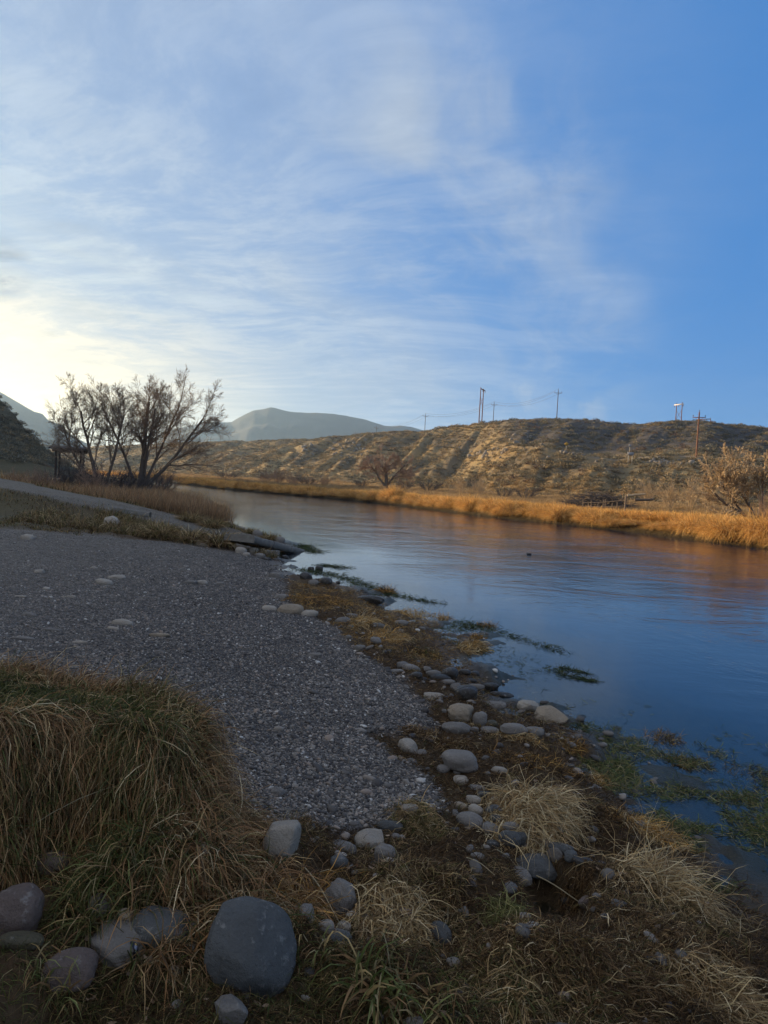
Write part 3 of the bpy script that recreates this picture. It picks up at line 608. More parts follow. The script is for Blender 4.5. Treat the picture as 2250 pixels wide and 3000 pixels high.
# ------------------------------------------------------------------ river stones one can tell apart: column, row, width, height in the photograph, turn, colour, label
PALE, GREY, BLUE, DARK, TAN, PINK, MOSS = (.32, .28, .225, 1), (.175, .158, .137, 1), (.085, .086, .082, 1), (.040, .034, .027, .25), (.27, .215, .15, 1), (.14, .105, .088, 1), (.07, .06, .034, .6)
STONES = [
 # big stones under and beside the grassy bank
 (731, 2765, 250, 285, -8, BLUE, 'huge smooth dark blue-grey boulder, largest stone in front of the grassy bank', 5),
 (341, 2762, 185, 105, -28, GREY, 'long grey stone carrying a small dark oval sticker', 5),
 (470, 2712, 165, 110, -6, BLUE, 'half sunken dark boulder between the stickered stone and the huge boulder', 4),
 (298, 2658, 80, 66, 5, GREY, 'round grey stone tucked under the grass fringe above the stickered stone', 4),
 (365, 2698, 50, 55, 0, TAN, 'small yellowish stone beside the round grey stone under the grass fringe', 3),
 (45, 2668, 150, 150, 10, PINK, 'large pinkish boulder cut off by the picture edge below the grassy bank', 4),
 (205, 2831, 145, 100, 5, PINK, 'rounded pinkish-grey stone lying in short grass below the stickered stone', 4),
 (62, 2752, 125, 48, 4, MOSS, 'flat dark greenish stone wedged under the large pinkish boulder', 4),
 (681, 2951, 105, 78, -6, GREY, 'rough pale-crusted stone by the bottom edge below the huge boulder', 4),
 (718, 2912, 32, 26, 0, GREY, 'fist-sized stone touching the rough pale-crusted stone', 3),
 (823, 2450, 108, 128, 12, PALE, 'tall pale angular stone standing at the tip of the grassy bank', 4),
 (898, 2668, 44, 80, 8, GREY, 'narrow upright grey stone beside the orange grass tuft', 4),
 (994, 2634, 92, 92, -38, GREY, 'leaning oval grey stone left of the straw hummock', 4),
 (953, 2718, 50, 45, 0, PALE, 'round pale cobble above the dark flat stone, left one of a pair', 3),
 (1007, 2724, 42, 36, 0, PALE, 'round pale cobble above the dark flat stone, right one of a pair', 3),
 (985, 2758, 82, 56, -10, BLUE, 'dark flat stone under the pair of round pale cobbles', 4),
 (157, 2520, 95, 70, 0, PINK, 'pinkish stone half hidden under the hanging grass of the bank', 4),
 (514, 2841, 32, 28, 0, PALE, 'white pebble on bare soil left of the huge boulder', 3),
 (497, 2881, 26, 14, 0, PALE, 'flat little pebble on bare soil below the white pebble', 2),
 (440, 2812, 20, 24, 0, GREY, 'small greenish-grey pebble at the tip of the stickered stone', 2),
 (1290, 2742, 70, 60, -30, BLUE, 'dark stone half hidden behind the straw hummock', 4),
 (1225, 2648, 26, 20, 0, GREY, 'small grey pebble between the straw hummocks', 2),
 (705, 2880, 26, 14, 0, TAN, 'tan pebble at the foot of the huge boulder', 2),
 # group at the corner of the gravel
 (1002, 2479, 82, 42, -4, GREY, 'low grey stone, first of the arc below the gravel corner', 4),
 (1081, 2459, 84, 62, 8, PALE, 'plump pale stone, middle of the arc below the gravel corner', 4),
 (994, 2527, 54, 34, 4, BLUE, 'small bluish egg-shaped stone in front of the arc of stones', 3),
 (1128, 2503, 66, 58, 0, GREY, 'roundish cracked grey stone below the arc of stones', 4),
 (1142, 2421, 78, 38, -6, BLUE, 'dark oblong stone at the right end of the arc below the gravel', 4),
 (1199, 2368, 50, 24, 2, PALE, 'flat pale stone at the edge where gravel meets dry grass', 3),
 (1158, 2452, 26, 16, 0, GREY, 'small stone tucked behind the roundish cracked stone', 2),
 # file of stones along the large straw mat
 (1195, 2184, 70, 36, -52, PALE, 'oval pale stone leaning alone in brown dead weed', 4),
 (1346, 2224, 104, 62, -4, GREY, 'broad purplish-grey boulder in brown dead weed', 4),
 (1298, 2251, 38, 25, -8, GREY, 'small oval stone at the foot of the broad purplish boulder', 3),
 (1462, 2256, 48, 20, -3, PALE, 'flat pale stone just above the large straw mat', 3),
 (1350, 2286, 44, 32, -12, PALE, 'pale oval stone, uppermost of the file beside the straw mat', 3),
 (1338, 2265, 22, 12, 0, GREY, 'pebble peeping out above the file of stones', 2),
 (1396, 2307, 48, 26, 0, GREY, 'dull grey stone right of the uppermost pale oval', 3),
 (1416, 2326, 36, 20, 0, BLUE, 'dark stone just below the dull grey one', 3),
 (1387, 2343, 42, 28, 4, PALE, 'pale domed stone in the middle of the file', 3),
 (1450, 2342, 36, 22, -8, PALE, 'small pale stone touching the straw mat', 3),
 (1350, 2357, 40, 18, -20, TAN, 'flat cream stone lying aslant on the gravel edge', 3),
 (1394, 2372, 45, 30, -15, PALE, 'smooth pale oval right of the flat cream stone', 3),
 (1445, 2370, 44, 26, 8, BLUE, 'dark rough stone near the straw mat edge', 3),
 (1376, 2402, 76, 54, -38, GREY, 'big oblong grey stone pointing down right, left of its twin', 4),
 (1434, 2427, 60, 38, -36, GREY, 'slimmer oblong grey stone beside the big oblong one', 4),
 (1454, 2398, 38, 24, 0, BLUE, 'dark cobble between the oblong stone and the straw mat', 3),
 (1495, 2420, 48, 24, 0, GREY, 'low grey stone at the lower left of the straw mat', 3),
 (1493, 2455, 62, 44, -30, BLUE, 'dark slanting stone below the straw mat', 4),
 (1522, 2458, 44, 38, 0, BLUE, 'dark block right of the slanting stone', 3),
 (1443, 2475, 42, 30, 0, DARK, 'small black wet cobble below the oblong stones', 3),
 (1399, 2509, 40, 20, -20, GREY, 'flat brownish stone alone in dead weed', 3),
 (1562, 2530, 140, 82, -8, BLUE, 'big dark boulder with a ridged back beside the puddle', 5),
 (1519, 2560, 84, 48, -52, GREY, 'elongated grey stone leaning on the ridged boulder', 4),
 (1623, 2505, 48, 42, -20, GREY, 'round wet-grey stone right of the ridged boulder', 3),
 (1671, 2513, 38, 30, 0, BLUE, 'smaller round stone right of the wet-grey one', 3),
 (1640, 2486, 76, 30, -8, BLUE, 'long low stone behind the round wet-grey one', 3),
 (1597, 2473, 36, 24, -25, GREY, 'narrow stone at the end of the long low stone', 3),
 (1715, 2645, 40, 34, 0, PINK, 'reddish-brown stone beyond the puddle', 3),
 (1657, 2652, 28, 20, 0, DARK, 'little dark stone at the rim of the puddle', 2),
 (1710, 2520, 60, 22, 0, DARK, 'flat wet stone in the seep above the puddle', 3),
 # shore group by the pool
 (1272, 2038, 60, 26, -6, PALE, 'flat pale oval at the gravel edge beside the pool', 4),
 (1347, 2085, 76, 54, -8, TAN, 'largest round tan stone at the shore', 5),
 (1405, 2103, 42, 44, 0, GREY, 'upright grey stone right of the round tan stone', 4),
 (1336, 2130, 82, 38, -4, GREY, 'wide grey stone in front of the round tan stone', 4),
 (1365, 2026, 66, 48, 0, DARK, 'dark wet boulder standing in the pool', 4),
 (1437, 2008, 48, 27, -3, DARK, 'dark humped stone standing in still water', 4),
 (1470, 2033, 68, 18, -4, DARK, 'long thin dark stone awash in still water', 3),
 (1378, 1992, 36, 13, 0, DARK, 'low dark stone at the head of the pool', 3),
 (1392, 2010, 54, 18, -4, GREY, 'flat grey stone behind the dark wet boulder', 3),
 (1337, 2013, 34, 26, 20, GREY, 'slanting stone left of the dark wet boulder', 3),
 (1446, 2064, 70, 26, -4, GREY, 'half drowned grey stone with a wet foot', 4),
 (1547, 2066, 64, 32, -6, PALE, 'pale-topped stone standing in water left of the angular boulder', 4),
 (1613, 2093, 98, 54, -6, TAN, 'big angular tan boulder at the edge of the open water', 5),
 (1432, 2139, 58, 24, -2, GREY, 'low stone between the wide grey stone and its right neighbour', 3),
 (1504, 2133, 78, 34, 2, GREY, 'wide smooth stone right in the shore row', 4),
 (1567, 2138, 52, 27, -5, GREY, 'last stone at the right end of the shore row', 4),
 (1440, 2118, 34, 20, 0, MOSS, 'mossy cobble behind the shore row', 3),
 (1301, 2085, 14, 12, 0, GREY, 'little pebble left of the round tan stone', 2),
 (1390, 2137, 24, 14, 0, GREY, 'pebble between the two widest stones of the shore row', 2),
 (1221, 1977, 32, 20, 0, DARK, 'dark cobble in the strip of stones above the pool, left end', 3),
 (1205, 1955, 54, 26, 0, GREY, 'grey block in the strip of stones above the pool', 3),
 (1157, 1967, 50, 17, 0, GREY, 'flat half buried stone on the gravel by the strip of stones', 3),
 (1180, 1949, 36, 24, 10, GREY, 'steep little block left of the grey block', 3),
 (1252, 1957, 24, 18, 0, GREY, 'small stone right of the grey block', 3),
 (1270, 1974, 44, 22, 0, GREY, 'brownish stone before the dark humped one', 3),
 (1318, 1970, 48, 36, -8, DARK, 'black humped stone at the top of the pool', 3),
 (1290, 1985, 62, 26, 0, DARK, 'wide low dark stone in front of the black hump', 3),
 (1361, 1970, 36, 18, 0, DARK, 'dark stone above the head of the pool, left of two', 3),
 (1392, 1972, 26, 17, 0, DARK, 'dark stone above the head of the pool, right of two', 3),
 (1310, 1997, 44, 15, 0, GREY, 'narrow flat stone at the gravel side of the pool', 3),
 # stones in the tawny grass strip and along the upper shore
 (850, 1784, 76, 34, 2, TAN, 'largest pale stone on the gravel edge, middle of three', 4),
 (789, 1781, 44, 20, 0, PALE, 'smaller pale stone left of the largest on the gravel edge', 3),
 (905, 1795, 54, 23, -3, PALE, 'pale stone right of the largest on the gravel edge', 3),
 (825, 1747, 46, 22, 2, GREY, 'angular stone behind the three pale ones', 3),
 (1004, 1816, 44, 24, 0, GREY, 'blue-grey stone in the tawny grass strip', 3),
 (1031, 1803, 38, 13, 0, GREY, 'flat stone behind the blue-grey one in tawny grass', 3),
 (1085, 1758, 80, 34, -16, DARK, 'long dark boulder sloping to the water by the dark weed bank', 4),
 (1101, 1874, 32, 20, 0, GREY, 'rounded stone on the lower part of the tawny strip', 3),
 (1176, 1823, 40, 18, 0, GREY, 'grey stone in the right part of the tawny strip', 3),
 (1236, 1841, 22, 12, 0, GREY, 'small light stone near the right tip of the tawny strip', 3),
 (1174, 1850, 16, 14, 0, GREY, 'knobby pebble below the grey stone of the tawny strip', 2),
 (1105, 1830, 46, 15, 0, GREY, 'half grown-over stone in the middle of the tawny strip', 3),
 (809, 1687, 42, 15, -2, GREY, 'flat stone on the gravel near the bend of the shore', 3),
 (954, 1703, 40, 16, -3, DARK, 'wet stone at the waterline before the dark weed bank', 3),
 (896, 1690, 38, 20, -6, DARK, 'dark block by the upper waterline', 3),
 (918, 1708, 30, 15, 0, GREY, 'grey cobble behind the dark block by the upper waterline', 3),
 (911, 1667, 20, 10, 0, DARK, 'small dark stone in the shallows, left of two near each other', 2),
 (935, 1665, 22, 10, 0, DARK, 'small dark stone in the shallows, right of two near each other', 2),
 (990, 1706, 15, 6, 0, DARK, 'tiny dark stone in the bright shallows', 2),
 (705, 1616, 36, 19, 0, PALE, 'round pale stone under the concrete slab, leftmost', 3),
 (743, 1617, 28, 20, 0, PALE, 'pale stone under the concrete slab, right of the round one', 3),
 (722, 1626, 22, 12, 0, PALE, 'small pale stone in front of the two under the slab', 3),
 (802, 1622, 28, 14, 0, DARK, 'dark stone at the foot of the concrete slab', 3),
 (761, 1629, 30, 12, 0, GREY, 'grey stone left of the dark one at the slab', 3),
 (779, 1637, 30, 10, 0, DARK, 'low dark stone by the water below the slab', 3),
 (814, 1641, 30, 9, 0, DARK, 'flat wet stone where the slab meets the shallows', 3),
 (835, 1632, 20, 9, 0, DARK, 'small wet stone off the slab in the shallows', 3),
 (819, 1583, 32, 15, 0, GREY, 'rock beyond the concrete slab beside pale tufts', 3),
 (754, 1564, 28, 16, 0, GREY, 'rock among the pale tufts beyond the slab', 3),
 (920, 1918, 44, 16, -10, GREY, 'buried grey stone alone in dark gravel', 3),
 (1053, 1897, 34, 20, -20, GREY, 'steep grey stone on the border of gravel and tawny grass', 3),
 (1021, 1866, 18, 12, 0, GREY, 'small stone on the border of gravel and tawny grass', 2),
 (595, 1593, 46, 17, -8, PALE, 'flat pale stone at the foot of the grassy ramp bank', 3),
 (325, 1530, 48, 44, 0, PALE, 'white boulder standing on the grassy slope by the ramp', 4),
 # pale stones lying about the gravel
 (357, 1822, 64, 22, -2, PALE, 'longest pale stone lying in the middle of the gravel', 3),
 (331, 1840, 38, 11, -6, PALE, 'thin pale stone just in front of the longest pale one', 3),
 (468, 1860, 62, 15, 0, TAN, 'flat tan stone right of the longest pale one', 3),
 (306, 1706, 52, 15, -10, PALE, 'slanted pale stone with a lighter one just behind it', 3),
 (343, 1691, 48, 10, -3, PALE, 'flat pale stone just behind the slanted one', 3),
 (200, 1748, 46, 10, 0, PALE, 'domed pale stone left of the slanted one', 3),
 (80, 1576, 40, 16, -12, PALE, 'pale lump on the far left of the gravel near the turf', 3),
 (115, 1675, 28, 10, -6, PALE, 'white stone far up on the left gravel', 3),
 (60, 1747, 36, 9, -4, PALE, 'bright flat stone near the left picture edge', 3),
 (87, 1800, 42, 14, -4, GREY, 'grey stone below the bright flat one', 3),
 (155, 1845, 50, 12, 0, GREY, 'dark low stone in the left gravel', 3),
 (70, 1871, 66, 15, 0, GREY, 'long sunken stone nearer the grassy bank', 3),
 (234, 1881, 48, 11, 0, PALE, 'broken pale flat stone above the grassy bank', 3),
 (90, 1902, 18, 7, 0, PALE, 'pale pebble right above the grassy bank', 2),
 (10, 1930, 24, 12, 0, PALE, 'pale stone at the left edge touching the grassy bank', 3),
 (560, 1706, 34, 9, 0, GREY, 'dark stone, left of a pair far up the gravel', 3),
 (592, 1707, 32, 10, 0, PALE, 'pale stone, right of a pair far up the gravel', 3),
 (645, 1709, 26, 7, 0, GREY, 'flat stone right of the pair far up the gravel', 2),
 (275, 1664, 20, 7, 0, PALE, 'small pale stone behind the slanted one', 2),
 (137, 1725, 22, 8, 0, PALE, 'small pale stone between the left gravel stones', 2),
 (470, 1908, 26, 8, 0, GREY, 'low stone below the flat tan one', 2),
 (812, 2318, 44, 26, -6, GREY, 'rough grey lump in the gravel above the tall pale stone', 3),
 (1550, 1624, 13, 5, 0, DARK, 'tiny dark rock breaking the surface in mid river', 2),
]
GRP = 'river stones on the bank'; SPOT = []
def clear_of(x, y, f=.85):
    k = np.ones(len(x), bool)
    for (sx, sy, sa) in SPOT: k &= (x - sx) ** 2 + (y - sy) ** 2 > (sa * f) ** 2
    return k
for k, (u, v, w, h, rt, colr, lab, sub) in enumerate(STONES):
    X, Y, Z = ground_at(u, v + h * .30)
    dist = math.sqrt(X * X + Y * Y + (CAMH - Z) ** 2); sphi = (CAMH - Z) / dist; phi = math.asin(sphi)
    dep = Y * CP - (Z + .02 - CAMH) * SP; a = w * dep / FPX / 2 * 1.04; hh = h * dep / FPX / 2
    tall = hh > a * .8
    ratio = 1.15 if tall else .72                       # thickness over depth
    b = hh / math.sqrt(math.sin(phi) ** 2 + (ratio * math.cos(phi)) ** 2)
    b = min(b, a * 1.5); c_ = min(ratio * b, a * 1.05)
    if phi < .16: c_ = min(hh * 1.5, a * .9); b = a * .8
    if a > .03: SPOT.append((X, Y, math.sqrt(a * b)))
    facet = 7 if ('angular' in lab or 'block' in lab or 'rough' in lab or 'ridged' in lab) else (2 if k % 3 == 0 else 0)
    V, F = stone_mesh(sub, (a, b, c_), 500 + k, (.07 if k == 0 else .15 if facet < 5 else .18), .26, 0 if k == 0 else facet, [((-.75, -.2, -.65), .48), ((.8, -.2, .6), .60), ((-1, -.2, .2), .84), ((.1, -.5, .9), .86), ((.5, -.8, -.5), .80)] if k == 0 else ())
    me = rawmesh('stone', V, F, True)
    o = link('stone', me, M_STONE, loc=(X, Y, Z + c_ * (.30 if h < 30 else .42)), label=lab, category='stone', group=GRP)
    rr = rng.uniform(.88, 1.12); o.color = (colr[0] * rr, colr[1] * rr, colr[2] * rr, colr[3])
    o.rotation_euler = (rng.uniform(-.08, .08), rng.uniform(-.08, .08), math.radians(rt * 1.25) + rng.uniform(-.06, .06))
    if k == 1:
        # dark oval sticker with a pale and an ochre mark, wrapped on the stone's near face
        so = o; so_ax = (a, b, c_)
def sticker():
    m, q, out_ = mat('sticker_print'); uvp = N(q.nt, 'ShaderNodeTexCoord').outputs['Object']; sp = N(q.nt, 'ShaderNodeSeparateXYZ'); q.lk(uvp, sp.inputs[0])
    def blob(cx, cy, r0):
        dx_ = q.m('SUBTRACT', sp.outputs[0], cx); dy_ = q.m('SUBTRACT', sp.outputs[1], cy)
        return q.ss(q.m('SQRT', q.m('ADD', q.m('MULTIPLY', dx_, dx_), q.m('MULTIPLY', dy_, dy_))), r0 * 1.2, r0 * .8)
    c = q.mix(blob(-.001, .001, .0085), (.012, .013, .018, 1), (.30, .33, .42, 1)); c = q.mix(blob(-.010, .006, .004), c, (.50, .34, .10, 1)); c = q.mix(blob(.006, -.004, .004), c, (.35, .35, .40, 1))
    p = principled(q, Base_Color=c, Roughness=.35); q.lk(p.outputs[0], out_.inputs[0])
    # oval sheet dropped onto the stone surface
    dg = bpy.context.evaluated_depsgraph_get(); dg.update()
    me = so.data; X, Y, Z = so.location
    d = ray(398, 2778); org = Vector((0, 0, CAMH)); Mi = so.matrix_world.inverted()
    Mw = Matrix.LocRotScale(so.location, so.rotation_euler, so.scale); Mi = Mw.inverted()
    from mathutils.bvhtree import BVHTree
    bt = BVHTree.FromPolygons([v.co[:] for v in me.vertices], [p_.vertices[:] for p_ in me.polygons])
    hit, nr_, _, _ = bt.ray_cast(Mi @ org, (Mi.to_3x3() @ Vector(d)).normalized())
    if hit is None: return
    P0 = Mw @ hit; nw = (Mw.to_3x3() @ nr_).normalized()
    rot = nw.to_track_quat('Z', 'Y').to_matrix(); xa = Vector((1, -.35, -.55)); xa = (xa - nw * xa.dot(nw)).normalized(); ya = nw.cross(xa)
    V = []; rings = 5; seg = 24
    for r_i in range(rings + 1):
        for s_ in range(seg):
            t_ = s_ * 2 * math.pi / seg; V.append((math.cos(t_) * .027 * r_i / rings, math.sin(t_) * .0125 * r_i / rings))
    out = []
    for (xx, yy) in V:
        wpt = P0 + xa * xx + ya * yy + nw * .05
        h_, n_, _, _ = bt.ray_cast(Mi @ wpt, (Mi.to_3x3() @ (-nw)).normalized())
        zz = .0015
        if h_ is not None: zz = (Mw @ h_ - P0).dot(nw) + .0015
        out.append((xx, yy, zz))
    F = []
    for r_i in range(rings):
        for s_ in range(seg): F.append([r_i * seg + s_, r_i * seg + (s_ + 1) % seg, (r_i + 1) * seg + (s_ + 1) % seg, (r_i + 1) * seg + s_])
    me2 = rawmesh('sticker', out, np.array(F), True); o2 = link('sticker', me2, m)
    o2.matrix_world = Matrix.Translation(P0) @ Matrix((xa, ya, nw)).transposed().to_4x4()
    o2['label'] = 'small dark oval sticker with pale mark stuck on the long grey stone'; o2['category'] = 'sticker'
sticker()

# small cobbles nobody would count, thrown along the margin of gravel and weed
def cobbles():
    r_ = np.random.default_rng(77)
    P = np.concatenate([rsample(16000, 2.2, 20, -20, 26, 1.6, r_)]); x, y = P.T; z, I = H(x, y, True)
    edge = np.exp(-((I['grav'] - .45) / .42) ** 2) * (I['d'] > -1.0) * (1 - I['mound']) * (1 - I['ramp']) * (~I['far'])
    shore = np.exp(-((I['d'] - .1) / .45) ** 2) * .9 * (y > 4.5)
    keep = r_.uniform(0, 1, len(P)) < np.maximum(edge * .55 * (x > -.7) * sst(-x + 1.2 - .06 * y + .9, -.5, .5) * np.where(y < 4.6, .35, 1), shore * .28) + .006 * (I['d'] > 0) * (1 - I['mound'])
    P = np.c_[x, y, z][keep]; n = len(P)
    s = r_.lognormal(math.log(.017), .45, n).clip(.008, .034); P[:, 2] += s * .2
    scl = np.c_[s * r_.uniform(.9, 1.6, n), s * r_.uniform(.7, 1.1, n), s * r_.uniform(.5, .8, n)]
    rot = np.c_[r_.normal(0, .2, n), r_.normal(0, .2, n), r_.uniform(0, 6.28, n)]
    pr = []
    for k in range(6): V, F = stone_mesh(2, (1, 1, 1), 900 + k, .16, .15, k % 3); pr.append(rawmesh('cobble_form', V, F, True))
    scatter('pebbles', P, rot, scl, r_.integers(0, 6, n), pr, M_GRAV, label='small cobbles scattered along the edge of the gravel and the shore')
cobbles()
def gravel():
    r_ = np.random.default_rng(78); NG = 420000
    P = rsample(NG, 2.7, 24, -31, 12, 1.75, r_); x, y = P.T; z, I = H(x, y, True)
    keep = (r_.uniform(0, 1, NG) < np.maximum(I['grav'], I['ramp'] * .6)) & (I['mound'] < .3); P = np.c_[x, y, z][keep]; n = len(P); r = np.hypot(P[:, 0], P[:, 1])
    s = r_.lognormal(math.log(.0054), .40, n).clip(.003, .022) * (1 + .35 * sst(r, 5, 15)); P[:, 2] += s * .3
    scl = np.c_[s * r_.uniform(.9, 1.5, n), s * r_.uniform(.7, 1.1, n), s * r_.uniform(.5, .9, n)]
    rot = np.c_[r_.uniform(-.5, .5, n), r_.uniform(-.5, .5, n), r_.uniform(0, 6.28, n)]
    pr = []
    for k in range(5): V, F = stone_mesh(1, (1, 1, 1), 950 + k, .22, .1, 3); pr.append(rawmesh('gravel_form', V, F, False))
    scatter('gravel', P, rot, scl, r_.integers(0, 5, n), pr, M_GRAV, label='fine dark grey gravel covering the bank')
gravel()

# ------------------------------------------------------------------ concrete ramp edge
def slab():
    mc = m_plain('weathered_concrete', (.17, .155, .13), .9, 5, 1.3, .8, .03)
    t = empty('boat_ramp', (-3.4, 19.6, 0), 'weathered concrete slab of the boat ramp sloping into the water', 'boat ramp')
    A = Vector((*at(700, 1572, .55), .56)); B = Vector((*at(862, 1612, -.03), -.04)); base = Vector((-3.4, 19.6, 0))
    n_ = 9
    mb = MB()
    for k in range(3):       # three cast slabs end to end
        p0 = A.lerp(B, k / 3 + .004); p1 = A.lerp(B, (k + 1) / 3 - .004); m_ = (p0 + p1) / 2 - base; L = (p1 - p0).length
        me = MB(); dv = (p1 - p0).normalized(); lat = Vector((-dv.y, dv.x, 0)).normalized(); up = dv.cross(lat) * -1 if dv.cross(lat).z < 0 else dv.cross(lat)
        V = []
        xs = np.linspace(-L / 2, L / 2, 12); prof = [(-.42, -.13), (-.42, .01), (-.39, .035), (0, .045), (.40, .03), (.42, -.13)]
        for xi in xs:
            for (py_, pz_) in prof:
                q = dv * xi + lat * py_ + up * (pz_ + (rng.normal() * .006)); V.append(tuple(q + m_))
        np_ = len(prof); F = [[i * np_ + j, i * np_ + (j + 1) % np_, (i + 1) * np_ + (j + 1) % np_, (i + 1) * np_ + j] for i in range(11) for j in range(np_)]
        me.add(V, F4=F); me.add(V[:np_], F4=[[0, 1, 2, 3], [0, 3, 4, 5]]); me.add(V[-np_:], F4=[[3, 2, 1, 0], [5, 4, 3, 0]])
        link('slab', me.mesh('slab'), mc, parent=t)
    # second course below, as a ledge
    me = MB(); c_f = A.lerp(B, .28) - base; me.box((c_f[0], c_f[1] - .42, c_f[2] - .30), (1.3, .3, .22), -.05); link('footing', me.mesh('footing'), mc, parent=t)
slab()
def kerb():
    mc = bpy.data.materials['weathered_concrete']; P = [ground_at(325, 1500), ground_at(440, 1516)]; a_, b_ = np.array(P[0]), np.array(P[1])
    t = MB(); L = np.linalg.norm(b_ - a_); xs = np.linspace(0, 1, 10)[:, None]; c = a_ + (b_ - a_) * xs; V = []
    for p in c:
        for (oy, oz) in ((-.10, -.1), (-.10, .13), (-.07, .15), (.10, .15), (.12, -.1)): V.append((p[0], p[1] + oy + rng.normal() * .004, p[2] + oz + rng.normal() * .006))
    F = [[i_ * 5 + k_, i_ * 5 + (k_ + 1) % 5, (i_ + 1) * 5 + (k_ + 1) % 5, (i_ + 1) * 5 + k_] for i_ in range(9) for k_ in range(5)]; t.add(V, F4=F)
    link('concrete_edge', t.mesh('concrete_edge'), mc, label='low concrete edging half buried in turf beside the white boulder', category='concrete edge')
kerb()

# ------------------------------------------------------------------ grassy mound
TOPC = dict(colors=MIXG, weights=[4, 3, 2, 2, 1.5])
def mound_grass():
    r_ = np.random.default_rng(5)
    t = empty('grass_bank', (-1.2, 3.0, .5), 'thick overhanging grassy bank with green top and straw fringe, beside the gravel', 'grass bank')
    off = np.array(t.location)
    # lawn on top
    P = inbox(52000, -3.3, -.5, 2.1, 4.3, r_); sd = polysd(P[:, 0], P[:, 1], MOUND); P = P[sd > -.02]; x, y = P.T; z = H(x, y); n = len(P)
    clump = fbm(x, y, .22, 3, 301) * .5 + .5; strawy = np.clip(sst(.30 - polysd(x, y, MOUND), 0, .3) * .75 + sst(clump, .55, .75) * .55, 0, 1)
    fr = np.exp(-((y - 2.9) / .12) ** 2) * .2
    cg = pal(n, MIXG + GREEN, [3, 2, 1, .6, 1.5, 4, 3, 3, 1], r_=r_); cs = pal(n, STRAW + RED, [2, 1, 2, 2, 1.5, 1.5, 1.5, .8], r_=r_)
    c = np.where((r_.uniform(0, 1, n) < strawy + fr)[:, None], cs, cg)
    wx = fbm(x, y, .35, 2, 305) * 2.2; lean = np.c_[np.cos(wx * 3) * .8 + .5, np.sin(wx * 3) * .8 - .5, np.zeros(n)]
    d = r_.normal(size=(n, 3)) * .45; d[:, 2] = np.abs(d[:, 2]) + .55; d += lean
    V, F, C = blades(np.c_[x, y, z - .01] - 0, d, r_.uniform(.07, .20, n), r_.uniform(.0028, .0055, n), r_.uniform(1.2, 3.2, n), c, 4, .010, .7, 5, .2)
    link('top_grass', rawmesh('top_grass', V - off, F, False, C), M_BLADE, parent=t)
    # hanging fringe
    Q = []; Dn = []
    P = inbox(120000, -3.0, -.35, 1.9, 3.75, r_); sd = polysd(P[:, 0], P[:, 1], MOUND); m = (sd > -.14) & (sd < .16); P = P[m][:34000]; sd = sd[m][:34000]
    x, y = P.T; e = .02; gx = (polysd(x + e, y, MOUND) - polysd(x - e, y, MOUND)); gy = (polysd(x, y + e, MOUND) - polysd(x, y - e, MOUND)); gn = np.hypot(gx, gy) + 1e-6; ox, oy = -gx / gn, -gy / gn
    z = H(x, y); n = len(P); tuft = fbm(x, y, .16, 3, 311)
    d = np.c_[ox, oy, np.zeros(n)] * r_.uniform(.3, .95, n)[:, None] + r_.normal(size=(n, 3)) * .28; d[:, 2] += np.where(sd > .02, .55, -.1)
    d[:, 0] += tuft * 1.1
    L = r_.uniform(.12, .36, n) * (1 + .5 * tuft) * (1 - .25 * (y < 2.6))
    k = sst(fbm(x, y, .30, 3, 315), -.1, .25) + .35 * sst(x, -1.0, -.7)
    warmth = pal(n, STRAW + RED + BROWN, [2, .8, 2.5, 3, 3, 2, 4, .8, 2, 2, 2, 1], r_=r_); grn = pal(n, MIXG + GREEN + BROWN, [2, 2, 1, .5, 2, 2, 2, 3, 1, 1, 1, 1, 0], r_=r_)
    c = np.where((r_.uniform(0, 1, n) < .48 + .5 * k)[:, None], warmth * 1.1, grn)
    V, F, C = blades(np.c_[x, y, z - .01], d, L, r_.uniform(.0025, .0050, n), r_.uniform(1.4, 4.2, n), c, 6, .01, .6, 6, .22)
    link('fringe', rawmesh('fringe', V - off, F, False, C), M_BLADE, parent=t)
    # green growth and straw on the foot and the low lobe
    P = np.concatenate([inbox(30000, -2.6, -.35, 2.2, 3.1, r_)]); sd = np.maximum(polysd(P[:, 0], P[:, 1], MOUND), polysd(P[:, 0], P[:, 1], LOBE)); m = (sd > -.15 - .20 * sst(P[:, 0], -1.1, -.7)) & (sd < .1) & clear_of(P[:, 0], P[:, 1], 1.1); P = P[m][:15000]; x, y = P.T; z = H(x, y); n = len(P)
    rightm = sst(x, -1.0, -.6) * .75 + .12
    c = np.where((r_.uniform(0, 1, n) < rightm)[:, None], pal(n, RED + STRAW + BROWN, [3, 2, 3, .6, 1, .6, 2, 2, 1, 2, 2, 1], r_=r_), pal(n, GREEN + MIXG, [4, 3, 4, 1, 2, 1, .6, .3, 2], r_=r_))
    d = r_.normal(size=(n, 3)) * .7 + np.array([.35, -.55, .8])
    V, F, C = blades(np.c_[x, y, z], d, r_.uniform(.10, .30, n), r_.uniform(.003, .0065, n), r_.uniform(1.2, 2.8, n), c, 4, .008, .5, 8)
    link('foot_grass', rawmesh('foot_grass', V - off, F, False, C), M_BLADE, parent=t)
    # a few long loose stalks
    S_ = [((0, 2520), (440, 2300)), ((430, 2270), (500, 2380)), ((330, 2400), (520, 2310)), ((640, 2290), (750, 2310)), ((490, 2140), (560, 2340)), ((520, 2130), (680, 2220)), ((900, 2790), (700, 2560)), ((610, 2240), (480, 2330)), ((450, 2440), (520, 2620))]
    V_ = []; F_ = []; nn = 0
